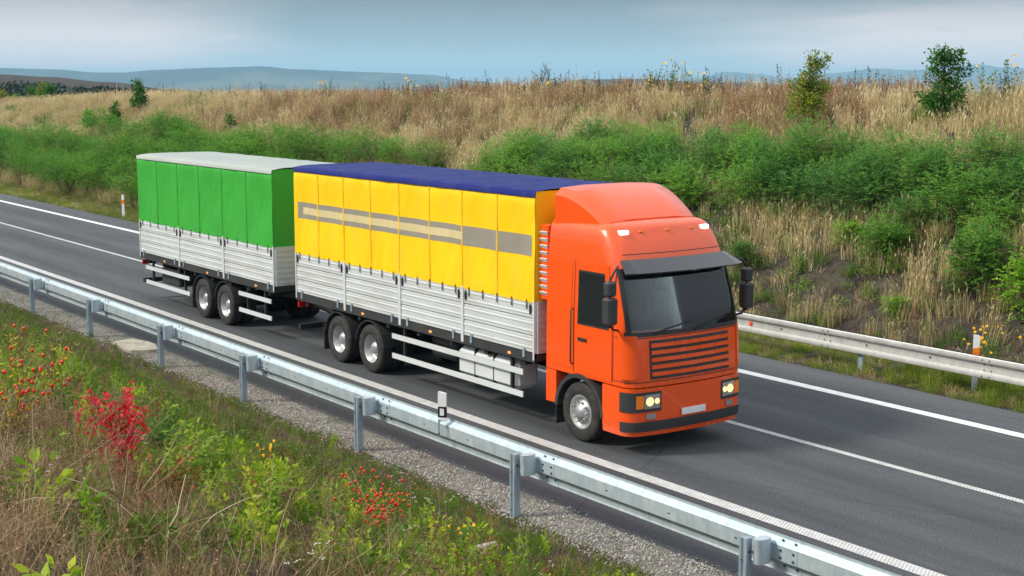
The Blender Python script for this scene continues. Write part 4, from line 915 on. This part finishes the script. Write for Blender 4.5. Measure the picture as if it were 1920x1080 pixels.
pts = [P(x, y, 3, .6, 1.05, rnd.uniform(0, .45), .22) for x, y in spread(-14, -2, .6, 5.2, 3.4, lambda x, y: 1.0 * (1 - ss(2.6, 4.6, y)) + .1, zt=.4) if D_(x, y) > 4.2]
scatter('dry_umbels', um, pts, 'dry brown umbel seed heads on thin stems at the lower left', 'weeds')
ls_ = []
for _ in range(4):
    b = MB()
    for k in range(3): wander(b, (rnd.gauss(0, .05), rnd.gauss(0, .05), 0), (rnd.gauss(0, .35), rnd.gauss(0, .35), 1), rnd.uniform(.3, .6), 6, .0024, .0012, 0, rnd.uniform(.3, .95), .02, 3, .16)
    ls_.append(b.mesh('stem', [V_dry]))
pts = [P(x, y, 4, .6, 1.0, rnd.uniform(.5, 1), .35) for x, y in spread(-18, -2, .6, 8, 6.5, lambda x, y: .7 * (1 - ss(2.6, 5, y)) + .16, zt=.3) if D_(x, y) > 4]
scatter('pale_dry_stems', ls_, pts, 'long pale bleached grass stems leaning over the near embankment', 'grass')
wf = []
for _ in range(2):
    b = MB()
    for k in range(3):
        e = wander(b, (rnd.gauss(0, .04), rnd.gauss(0, .04), 0), (rnd.gauss(0, .2), rnd.gauss(0, .2), 1), rnd.uniform(.18, .3), 3, .0015, .0012, 0, .6, 0, 3)[-1]
        for q in range(5): b.ball((e.x + rnd.gauss(0, .008), e.y + rnd.gauss(0, .009), e.z + rnd.gauss(0, .003)), .0045, 1, rnd.random(), 5, 3, .6)
    wf.append(b.mesh('flower', [V_grass, V_white]))
pts = [P(x, y, 2, .8, 1.3, .5, .1) for x, y in spread(-22, -3, 1.4, 10, 1.3, lambda x, y: .12 + 1.2 * nz(x, y, 1.5, 91), zt=.2)]
scatter('white_wildflowers', wf, pts, 'tiny white wildflowers dotted over the near embankment', 'flowers')
# stones
M_stone = veg('limestone_chip', [(0, (.12, .11, .10)), (.4, (.29, .27, .25)), (1, (.54, .52, .49))], 0, .9, wi=.8)
sm_ = []
for _ in range(5):
    b = MB(); b.ball((0, 0, .2), 1, 0, .5, 6, 4, .6); b.v = [(x * rnd.uniform(.7, 1.25), y * rnd.uniform(.7, 1.25), z * rnd.uniform(.7, 1.2)) for x, y, z in b.v]; b.sm = [False] * len(b.sm); sm_.append(b.mesh('stone', [M_stone]))
pts = []
for x, y in spread(-55, -5, 10.6, 11.86, 1500, lambda x, y: min(1, 14 / D_(x, y)) ** 1.6 * (ss(10.6, 10.95, y) * (1 - .93 * ss(11.62, 11.8, y + .12 * nz(x, 0, .6))) ) * min(1, max(.05, .75 + 1.2 * nz(x, y, .5, 93))), zt=0):
    q = P(x, y, 5, .007, .021, rnd.random() ** 1.2, 1.0, z=(-.02 if y < 11.74 else -.035 + max(0, y - 11.75) * .32) + .004); pts.append(q)
scatter('gravel', sm_, pts, 'pale limestone gravel strip between the near grass and the asphalt edge', 'gravel')
# the soft plants that creep into the gravel
pts = [P(x, y, 5, .3, .9, .4 + rnd.gauss(0, .2), .2) for x, y in spread(-45, -6, 10.8, 11.7, 12, lambda x, y: .4 + 1.2 * nz(x, y, .8, 95), zt=0)]
scatter('gravel_weeds', [gt[4], gt[4], hb[0], dt[5], dt[6]], pts, 'small weed tufts sprouting from the gravel strip', 'weeds')

# ------------------------------------------------------------------ shrubs
V_hedge = veg('shrub_leaf', [(0, (.03, .11, .016)), (.35, (.085, .245, .026)), (.7, (.18, .40, .034)), (.93, (.21, .38, .045)), (1, (.46, .46, .05))], .42, inst=False, wi=.3)
V_robin = veg('blue_green_shrub_leaf', [(0, (.045, .13, .040)), (.3, (.10, .26, .052)), (.65, (.20, .42, .055)), (.9, (.27, .46, .06)), (1, (.50, .52, .08))], .42, inst=False, wi=.4)
M_bark = paint('bark', (.10, .075, .055), .9, 0, .25, 8, spec=.1)
def shrub_mesh(Rr, hh, nf, mat, lw=.034, ll=.082, lumps=9):
    """feathery shrub: lumps of drooping fronds, each a row of small leaflets"""
    b = MB(); st = MB(); L_ = []
    for i in range(lumps):
        a = 2 * PI * i / lumps + rnd.uniform(-.3, .3); r_ = Rr * rnd.uniform(.25, .68); L_.append((Vector((r_ * math.cos(a), r_ * math.sin(a), hh * rnd.uniform(.35, .74))), Rr * rnd.uniform(.32, .5), hh * rnd.uniform(.22, .34)))
    L_.append((Vector((0, 0, hh * .66)), Rr * .5, hh * .32)); L_.append((Vector((0, 0, hh * .3)), Rr * .75, hh * .3))
    for i in range(nf):
        c, r_, rz_ = rnd.choice(L_); d = Vector((rnd.gauss(0, 1), rnd.gauss(0, 1), rnd.gauss(.25, 1))).normalized(); k = rnd.random() ** .35
        k *= 1 + abs(rnd.gauss(0, .16)); p = c + Vector((d.x * r_ * k, d.y * r_ * k, d.z * rz_ * k))
        if p.z < .04: continue
        fd = (d + Vector((rnd.gauss(0, .4), rnd.gauss(0, .4), .35))).normalized(); Lf = rnd.uniform(.2, .38); t = rnd.gauss(.42, .2) if rnd.random() > .02 else .98
        if rnd.random() < .08: Lf *= 1.9; fd = Vector((rnd.gauss(0, .3), rnd.gauss(0, .3), 1)).normalized()
        sd_ = fd.cross(Vector((0, 0, 1))).normalized() if abs(fd.z) < .95 else Vector((1, 0, 0)); nl = 5
        for q in range(nl):
            f = (q + .6) / nl; pp = p + fd * Lf * f + Vector((0, 0, -.10 * f * f))
            for s_ in (-1, 1): b.leaf(pp, sd_ * s_ + fd * .5 + Vector((0, 0, rnd.uniform(-.3, .1))), lw * rnd.uniform(.8, 1.2), ll * rnd.uniform(.8, 1.2) * (1.15 - .5 * f), min(1, max(0, t + rnd.gauss(0, .06))), up=(rnd.gauss(0, .3), rnd.gauss(0, .3), 1))
    for i in range(9):
        c = L_[i % len(L_)][0]; st.tube([(rnd.gauss(0, .08), rnd.gauss(0, .08), -.1), (c.x * .4, c.y * .4, c.z * .5), (c.x, c.y, c.z + .1)], [.022, .014, .006], 5, cap=False)
    return b.mesh('foliage', [mat]), st.mesh('stems', [M_bark])
def put_shrub(name, ms, loc, s, label, cat, group=None, sz=1.0):
    t = empty(name, loc, label, cat, group, rnd.uniform(0, 6.28)); t.scale = (s, s, s * sz)
    for me, nm in zip(ms, ('foliage', 'stems')):
        o = bpy.data.objects.new(nm, me); col.objects.link(o); o.parent = t
    return t
hed = [shrub_mesh(1.25, 1.75, 760, V_hedge) for _ in range(4)]
x = -104.0
while x < -46:
    far_ = x < -70
    for y0, pr in ((24.9, .9), (26.0, .6), (27.2, 1), (28.7, ss(-92, -80, x) * .3 + .7 * ss(-84, -66, x))):
        if rnd.random() > pr: continue
        if x > -52 and y0 < 27: continue
        xx = x + rnd.uniform(-.7, .7); yy = y0 + rnd.uniform(-.4, .4); s = rnd.uniform(.85, 1.2) * (1 - .25 * ss(-54, -46, x))
        if inframe(xx, yy, ground_z(xx, yy) + .8, .1): put_shrub('shrub', rnd.choice(hed), (xx, yy, ground_z(xx, yy) - .05), s, 'feathery dark green shrub in the dense row along the left verge', 'shrub', 'green shrubs along the left verge', rnd.uniform(.8, 1.15))
    x += 1.75
rob = [shrub_mesh(1.1, 1.45, 620, V_robin, lumps=6 + 2 * k) for k in range(4)]
x = -41.5
while x < -12:
    for y0, hs in ((28.3, .7 if x > -26 and rnd.random() < .4 else 0), (29.0, .95), (29.8, 1.0), (31.0, .92), (30.4, .8)):
        if hs == 0 or (x < -39 and y0 > 30.5): continue
        xx = x + rnd.uniform(-.45, .45); yy = y0 + rnd.uniform(-.35, .35); s = rnd.uniform(.8, 1.08) * hs
        if inframe(xx, yy, ground_z(xx, yy) + .6, .08): put_shrub('shrub', rnd.choice(rob), (xx, yy, ground_z(xx, yy) - .05), s, 'blue-green feathery shrub in the thicket halfway up the right bank', 'shrub', 'blue-green shrubs on the right bank', rnd.uniform(.85, 1.2))
    x += 1.25

# small leafy plants and bushes made one by one
def leafbush(name, loc, h, spreadx, nst, nl, lw, ll, mat, label, cat, hips=0, hipmat=None, arch=0.0, flowers=0, fmat=None, group=None, tone=(0, 1), st_r=.004, hr=.010, fr=.014, pair=True, droop=.0, parts=('foliage', 'stems')):
    t = empty(name, loc, label, cat, group); b = MB(); st = MB(); ends = []; mids = []
    for i in range(nst):
        a = 2 * PI * i / nst + rnd.uniform(-.5, .5); out_ = rnd.uniform(.2, 1) * spreadx
        d = Vector((math.cos(a) * out_, math.sin(a) * out_, h)); L_ = h * rnd.uniform(.75, 1.15) + out_ * .3
        pts = wander(st, (rnd.gauss(0, .02), rnd.gauss(0, .02), -.03), d, L_, 7, st_r, st_r * .4, 0, .5, arch, 4, .10)
        ends.append(pts[-1]); mids += pts[3:]
        for k in range(nl):
            f = (.18 + .82 * (k + rnd.random()) / nl) * 7; j = min(6, int(f)); p = pts[j].lerp(pts[j + 1], f - j); ax = (pts[j + 1] - pts[j]).normalized()
            s_ = ax.cross(Vector((math.cos(k * 2.4), math.sin(k * 2.4), .2))).normalized(); tn = rnd.uniform(*tone)
            for q in ((-1, 1) if pair else (1,)): b.leaf(p, s_ * q + ax * .7 + Vector((0, 0, -droop)), lw * rnd.uniform(.7, 1.25), ll * rnd.uniform(.7, 1.25), min(1, max(0, tn + rnd.gauss(0, .08))), up=(rnd.gauss(0, .5), rnd.gauss(0, .5), 1))
    b.obj(parts[0], [mat], t); st.obj(parts[1], [V_stem], t)
    if hips:
        hb_ = MB()
        for i in range(hips):
            p = rnd.choice(mids) + Vector((rnd.gauss(0, .045), rnd.gauss(0, .045), rnd.gauss(0, .035))); hb_.ball(p, hr * rnd.uniform(.8, 1.15), 0, rnd.random(), 7, 5, 1.35)
        o = hb_.obj('rose_hips', [hipmat], t); o['kind'] = 'stuff'
    if flowers:
        fb = MB()
        for i in range(flowers):
            p = rnd.choice(ends + mids[-len(mids) // 3:]) + Vector((rnd.gauss(0, fr * 1.8), rnd.gauss(0, fr * 1.8), rnd.gauss(fr, fr * .6)))
            nrm = Vector((.5 + rnd.gauss(0, .4), -.6 + rnd.gauss(0, .4), .8)).normalized(); e1 = nrm.cross(Vector((0, 0, 1))).normalized(); e2 = nrm.cross(e1)
            for k in range(9):
                a = 2 * PI * k / 9; fb.leaf(p, e1 * math.cos(a) + e2 * math.sin(a) + nrm * .15, fr * .62, fr, rnd.random(), up=nrm)
            fb.ball(p, fr * .34, 0, .2, 6, 4)
        o = fb.obj('flowers', [fmat], t); o['kind'] = 'stuff'
    return t
V_stem = veg('green_brown_stem', [(0, (.10, .075, .045)), (1, (.20, .19, .09))], 0, inst=False)
V_red = veg('red_leaf', [(0, (.20, .09, .03)), (.2, (.45, .03, .02)), (.45, (.75, .015, .05)), (.8, (.92, .04, .13)), (1, (.65, .22, .05))], .42, inst=False, wi=.05)
V_hip = paint('rose_hip_red', (.72, .022, .010), .25, 0, .15, 20, spec=.6)
V_rose = veg('rose_leaf', [(0, (.12, .19, .025)), (.4, (.30, .32, .03)), (.7, (.58, .42, .03)), (1, (.62, .28, .03))], .35, inst=False, wi=.1)
V_lime = veg('lime_leaf', [(0, (.10, .22, .02)), (.5, (.22, .36, .03)), (1, (.42, .46, .06))], .4, inst=False, wi=.2)
V_mixr = veg('mottled_leaf', [(0, (.10, .18, .025)), (.45, (.20, .22, .035)), (.7, (.36, .16, .04)), (1, (.48, .04, .06))], .35, inst=False, wi=.05)
V_fresh = veg('fresh_leaf', [(0, (.04, .13, .015)), (.5, (.08, .22, .025)), (1, (.16, .32, .04))], .35, inst=False, wi=.2)
V_yf = veg('yellow_petal', [(0, (.75, .36, .005)), (1, (.95, .60, .01))], .1, inst=False)
def G(x, y): return (x, y, ground_z(x, y))
leafbush('red_leaved_shrub', G(-8.15, 2.93), .54, .25, 30, 16, .022, .046, V_red, 'small shrub with crimson autumn leaves on the near slope', 'shrub', tone=(.1, 1), st_r=.0035)
leafbush('red_leaved_shrub', G(-7.75, 2.72), .26, .16, 12, 10, .017, .040, V_red, 'low outlying crimson shrub in dry stems just below the larger crimson one', 'shrub', tone=(0, 1), st_r=.003)
leafbush('wild_rose', G(-8.3, 2.35), .62, .42, 20, 18, .015, .028, V_rose, 'yellowing wild rose with scattered red hips at the left edge, beside the crimson shrub', 'rose bush', hips=70, hipmat=V_hip, arch=.10, st_r=.003, hr=.0095)
leafbush('wild_rose', G(-8.75, 5.05), .50, .34, 13, 9, .012, .024, V_rose, 'wild rose crowded with many red hips, low on the slope in the bottom middle', 'rose bush', hips=105, hipmat=V_hip, arch=.07, st_r=.003, hr=.0100)
leafbush('leafy_shrub', G(-7.55, 3.12), .44, .14, 15, 14, .022, .055, V_lime, 'lime-green leafy shrub just right of the crimson shrub', 'shrub', droop=.25, st_r=.003)
leafbush('leafy_shrub', G(-7.35, 2.92), .30, .18, 14, 12, .020, .05, V_mixr, 'low shrub with mottled green and reddish leaves between the crimson and the lime-green shrub', 'shrub', droop=.2, st_r=.003)
leafbush('leafy_shrub', G(-9.6, 3.75), .34, .16, 15, 13, .020, .048, V_fresh, 'mid-green leafy shrub growing behind the crimson shrub', 'shrub', st_r=.003)
leafbush('leafy_shrub', G(-7.3, 3.50), .36, .10, 9, 14, .020, .052, V_lime, 'slim lime-green shrub standing alone between the red-hipped rose and the wider lime-green shrub', 'shrub', droop=.2, st_r=.003)
leafbush('leafy_shrub', G(-6.85, 3.65), .24, .22, 12, 8, .020, .042, V_lime, 'low spreading yellow-green shrub in front of the red-hipped rose', 'shrub', st_r=.0025)
leafbush('broad_leaved_plant', G(-6.95, 4.15), .16, .14, 7, 4, .035, .075, V_fresh, 'bright green broad-leaved plant left of another like it at the bottom edge', 'plant', st_r=.003)
leafbush('broad_leaved_plant', G(-7.45, 4.7), .15, .13, 7, 4, .033, .07, V_fresh, 'bright green broad-leaved plant below the rose hips at the bottom edge, the right one', 'plant', st_r=.003)
leafbush('sapling', G(-10.3, 5.95), .34, .22, 5, 10, .020, .045, V_fresh, 'bright green leafy sapling rising behind the red-hipped rose', 'sapling', st_r=.003)
leafbush('yellow_flower_clump', G(-11.9, 5.65), .24, .15, 14, 8, .008, .035, V_fresh, 'clump of yellow daisy-like flowers midway down the near slope', 'flowers', flowers=16, fmat=V_yf, st_r=.002, fr=.017)
leafbush('yellow_flower_clump', G(-9.6, 6.35), .20, .14, 10, 8, .008, .03, V_fresh, 'small clump of yellow flowers near the broken concrete at the bottom', 'flowers', flowers=10, fmat=V_yf, st_r=.002, fr=.015)
leafbush('yellow_flower_clump', (-16.75, 23.75, -.02), 1.0, .42, 20, 10, .02, .07, V_fresh, 'clump of yellow flowers around the right marker post behind the far barrier', 'flowers', flowers=24, fmat=V_yf, st_r=.004, fr=.034)
V_limeb = veg('light_green_bush_leaf', [(0, (.08, .20, .014)), (.4, (.17, .38, .02)), (.8, (.33, .54, .035)), (1, (.55, .62, .06))], .4, inst=False, wi=.1); V_midb = veg('mid_green_bush_leaf', [(0, (.03, .10, .014)), (.4, (.07, .20, .02)), (.8, (.14, .32, .03)), (1, (.30, .38, .05))], .38, inst=False, wi=.2)
lb_ = shrub_mesh(.75, 1.35, 560, V_limeb, .05, .085, 7); mb_ = [shrub_mesh(.8, 1.2, 480, V_midb, .05, .085, 6) for _ in range(2)]; yb_ = shrub_mesh(.7, .9, 330, V_limeb, .045, .08, 6)
put_shrub('green_bush', lb_, G(-17.5, 26.2), 1.05, 'bright light-green bush at the right edge of the bank', 'bush')
put_shrub('green_bush', mb_[0], G(-19.4, 26.9), 1.1, 'tallest leafy green bush on the lower right bank, beside the bright light-green one', 'bush')
put_shrub('green_bush', mb_[1], G(-22.4, 27.4), .75, 'low mid-green bush on the bank left of the tallest green one', 'bush')
put_shrub('green_bush', mb_[0], G(-26.4, 26.5), .6, 'low green bush over bare soil close to the lorry cab', 'bush')
put_shrub('green_bush', yb_, G(-24.0, 27.9), .7, 'yellowish green low bush just under the thicket, right of the cab', 'bush')
put_shrub('green_bush', yb_, G(-20.6, 25.6), .5, 'small yellowish bush just behind the far barrier, left of the orange-banded post', 'bush')
# tall long arching shoots on the near slope
for x, y, L_ in ((-11.4, 6.2, .8), (-12.5, 5.9, .9), (-12.2, 4.7, .9)):
    b = MB(); pts = wander(b, G(x, y), (-.1, .5, .9), L_, 9, .004, .0018, 0, .8, .11, 4, .05)
    for p in pts[4:]:
        for k in range(2): b.leaf(p, (rnd.gauss(0, 1), rnd.gauss(0, 1), .2), .012, .026, 1, 1)
    o = b.obj('bramble_shoot', [V_stem, V_fresh]); tag(o, 'thin arching green bramble shoot over the near slope', 'shoot', 'arching shoots on the near slope')
# broken concrete gutter pieces
for i, (x, y, sx, sy, lab) in enumerate(((-9.75, 5.95, .22, .14, 'grey broken concrete slab piece half hidden in the grass beside the red-hipped rose'), (-9.3, 6.3, .20, .12, 'smaller grey concrete fragment lying below the first, beside yellow flowers'))):
    b = MB(); b.box(-sx, sx, -sy, sy, -.05, .045, b=.012); o = b.obj('concrete_slab', M_conc, loc=(x, y, ground_z(x, y) + .03)); o.rotation_euler = (-.35, .1, 1.0 + i); tag(o, lab, 'concrete slab')

# ------------------------------------------------------------------ trees
def tree(loc, lobes, th, mat, lw, ll, label, cat='tree', dens_=1.0, group=None, name='young_tree', wob=0):
    """lobes: (offset to the right as seen from the road, depth offset, height, radius, half height)"""
    t = empty(name, loc, label, cat, group); rx, ry = math.sin(PSI), math.cos(PSI)
    tr = MB(); hi = max(l[2] for l in lobes); tr.tube([(0, 0, -.3), (.02, .01, hi * .35), (0, .02, hi * .7), (.02, 0, hi)], [.035, .028, .018, .006], 7); 
    for l in lobes:
        c = Vector((l[0] * rx - l[1] * ry, l[0] * ry + l[1] * rx, l[2]))
        for k in range(5): tr.tube([(0, 0, max(.1, l[2] - l[4] * .9)), c + Vector((rnd.gauss(0, 1) * l[3] * .5, rnd.gauss(0, 1) * l[3] * .5, rnd.uniform(-.3, .8) * l[4]))], [.012, .004], 4, cap=False)
    tr.obj('trunk', [M_bark], t); b = MB()
    for l in lobes:
        c = Vector((l[0] * rx - l[1] * ry, l[0] * ry + l[1] * rx, l[2])); n = int(dens_ * 2500 * (l[3] ** 2 * l[4]) ** .667) + 20; sprigs = max(6, n // 14)
        for s in range(sprigs):
            d = Vector((rnd.gauss(0, 1), rnd.gauss(0, 1), rnd.gauss(0, 1))).normalized() * rnd.random() ** .4; p = c + Vector((d.x * l[3], d.y * l[3], d.z * l[4])); tn = min(1, max(0, rnd.gauss(.45, .18)))
            for k in range(14):
                q = p + Vector((rnd.gauss(0, .075), rnd.gauss(0, .075), rnd.gauss(0, .07))) * (ll / .09); b.leaf(q, (rnd.gauss(0, 1) + d.x, rnd.gauss(0, 1) + d.y, rnd.uniform(-.6, .8)), lw * rnd.uniform(.7, 1.3), ll * rnd.uniform(.7, 1.3), min(1, max(0, tn + rnd.gauss(0, .1) + (.5 if rnd.random() < wob else 0))))
    b.obj('crown', [mat], t); return t
V_tree = veg('tree_leaf', [(0, (.022, .08, .012)), (.4, (.045, .16, .018)), (.75, (.09, .25, .026)), (1, (.18, .34, .04))], .35, inst=False, wi=.1)
V_tree2 = veg('turning_tree_leaf', [(0, (.07, .14, .012)), (.4, (.15, .25, .02)), (.75, (.28, .36, .03)), (1, (.75, .36, .02))], .35, inst=False, wi=.1)
tree(G(-30.29, 33.14), [(0, 0, .62, .64, .45), (-.1, 0, .95, .55, .35), (.1, .1, 1.3, .42, .35), (-.38, 0, 1.5, .22, .28), (.05, 0, 1.75, .32, .42), (.1, 0, 2.25, .18, .38), (.5, 0, 2.2, .1, .14), (.35, 0, 1.95, .13, .18), (.42, 0, 1.35, .2, .2)], 1, V_tree2, .055, .085, 'slender young tree with olive leaves turning orange, standing on the right bank above the thicket', wob=.035, dens_=1.5)
tree(G(-25.66, 33.62), [(0, 0, .62, .6, .42), (-.35, 0, .75, .36, .3), (.3, 0, .7, .4, .3), (.35, 0, 1.0, .3, .22), (.1, 0, 1.15, .36, .3), (0, 0, 1.75, .42, .42), (-.22, 0, 2.05, .28, .22), (.2, 0, 2.0, .3, .28), (.52, 0, 1.6, .24, .2), (-.3, 0, 1.6, .14, .1)], 1, V_tree, .06, .09, 'fuller dark green young tree with a waisted crown near the right end of the bank', dens_=1.25)
tree(G(-84.3, 32.3), [(0, 0, 1.15, .45, .5), (0, 0, .75, .5, .3), (0, 0, 1.7, .28, .35), (-.1, 0, 2.05, .12, .25)], 1, V_tree, .09, .14, 'small dark green conical tree, highest of those on the left bank')
tree(G(-83.0, 30.2), [(0, 0, .8, .42, .5), (0, 0, 1.3, .36, .4), (.25, 0, .5, .35, .35), (.1, 0, 1.75, .12, .2)], 1, V_tree, .08, .12, 'narrow bushy young tree just above the left shrubs, right of a smaller one')
tree(G(-87.59, 30.3), [(0, 0, .55, .5, .35), (-.1, 0, .95, .35, .3), (.3, 0, .5, .3, .25)], 1, V_hedge, .08, .12, 'squat dusky green young tree, leftmost of those just above the left shrubs')
tree(G(-74.34, 30.6), [(0, 0, .5, .28, .35), (0, 0, .9, .18, .2)], 1, V_lime, .07, .10, 'tiny yellow-green tree just above the middle of the left shrubs')
tree(G(-67.95, 30.9), [(0, 0, .5, .3, .4), (0, 0, 1.0, .16, .25)], 1, V_tree, .07, .10, 'tiny mid-green tree above the left shrubs, close above the trailer')
for i, (px, zt_, w_, mt, lab) in enumerate(((60, 1.4, .38, V_tree, 'narrow dark green sapling on the left skyline, left of the orange-tinged one'), (78, 1.5, .34, V_tree2, 'orange-tinged sapling between two green ones on the left skyline'), (93, 1.5, .5, V_tree, 'broader dark green sapling, rightmost of three on the left skyline'), (27, .7, .35, V_lime, 'small low yellow-green sapling near the left edge of the skyline'), (2, 1.2, .35, V_tree2, 'yellowish sapling cut by the left edge of the picture'))):
    d = dirpx(px); k = 34.8 / d.y; x, y = d.x * k, 34.8
    tree((x, y, ground_z(x, y) + .1), [(0, 0, zt_ * .35, w_, zt_ * .35), (0, 0, zt_ * .75, w_ * .75, zt_ * .35)], 1, mt, .10, .16, lab)
# sunflowers and the dead tall plants on the crest
def crest_loc(px, y=35.7):
    d = dirpx(px); k = y / d.y; return (d.x * k, y, ground_z(d.x * k, y))
for px, nf, h, sp_, lab in ((1252, 9, 1.25, .2, 'tallest yellow-flowered plant on the skyline above the thicket'), (1290, 9, 1.2, .25, 'yellow-flowered plant with the largest blooms, right of the tallest one on the skyline'), (1222, 4, 1.0, .15, 'sparse yellow-flowered plant, leftmost of the cluster on the skyline'), (1325, 5, .85, .2, 'low yellow-flowered plant, rightmost of the cluster on the skyline'),
                            (620, 8, 1.05, .35, 'distant yellow-flowered plant on the skyline right of the blue hill summit'), (772, 7, .95, .4, 'distant yellow-flowered plant on the skyline where the blue hill ends'), (1030, 4, .8, .25, 'yellow-flowered plant at the foot of a dead plant on the skyline'), (1850, 7, 1.0, .5, 'yellow-flowered plant on the skyline right of the fuller tree'), (1893, 5, 1.1, .2, 'yellow-flowered plant on the skyline at the right edge')):
    leafbush('yellow_flowered_plant', crest_loc(px, 35.3), h * 1.14, sp_ * .9, 8, 9, .04, .11, V_tree, lab, 'flowers', flowers=nf + 1, fmat=V_yf, st_r=.009, fr=.045 if px > 900 else .06)
for px, h, lab in ((1016, 1.25, 'tall bare dark dead plant branching on the skyline in the middle'), (1030, 1.1, 'slightly shorter bare dead plant beside the tall one on the skyline')):
    t = MB(); base = crest_loc(px, 35.6); pts = wander(t, (0, 0, 0), (0, 0, 1), h, 8, .014, .005, 0, .5, 0, 5, .04)
    for p in pts[3:]:
        for k in range(5):
            e = wander(t, p, (rnd.gauss(0, .6), rnd.gauss(0, .6), 1), h * .25, 4, .006, .003, 0, .5, -.02, 3, .1)
            for q in e[2:]:
                for _ in range(4): t.leaf(q, (rnd.gauss(0, 1), rnd.gauss(0, 1), .8), .014, .035, .5)
    o = t.obj('dead_plant', [V_dark], loc=base); tag(o, lab, 'dead plant')
# far-off wood at the left, one mass
V_wood = veg('wood_leaf', [(0, (.014, .030, .018)), (.5, (.022, .045, .022)), (1, (.045, .07, .025))], .1, inst=False, wi=.05)
b = MB()
for i in range(230):
    px = rnd.uniform(-60, 250) if i % 3 else rnd.uniform(100, 345); D = rnd.uniform(290, 350); d = dirpx(px); x, y = d.x * D, d.y * D
    top = H + (158 - (152 + 10 * ss(60, 150, px) + 12 * ss(180, 330, px) + rnd.uniform(0, 16))) / 2629 * D; rr = rnd.uniform(2.0, 3.6); tn = rnd.uniform(.15, .8)
    for k in range(260):
        q = Vector((rnd.gauss(0, 1), rnd.gauss(0, 1), rnd.gauss(0, 1))).normalized() * rnd.random() ** .3; b.leaf((x + q.x * rr, y + q.y * rr, top - rr * 1.1 + q.z * rr * 1.1), (rnd.gauss(0, 1), rnd.gauss(0, 1), rnd.gauss(0, 1)), .6, .9, min(1, max(0, tn + rnd.gauss(0, .12))))
    b.tube([(x, y, -16), (x, y, top - rr)], .2, 5, 0, .1, False)
tag(b.obj('wood', [V_wood]), 'dark distant wood in the hollow below the ploughed slope at the left', 'wood', kind='stuff')
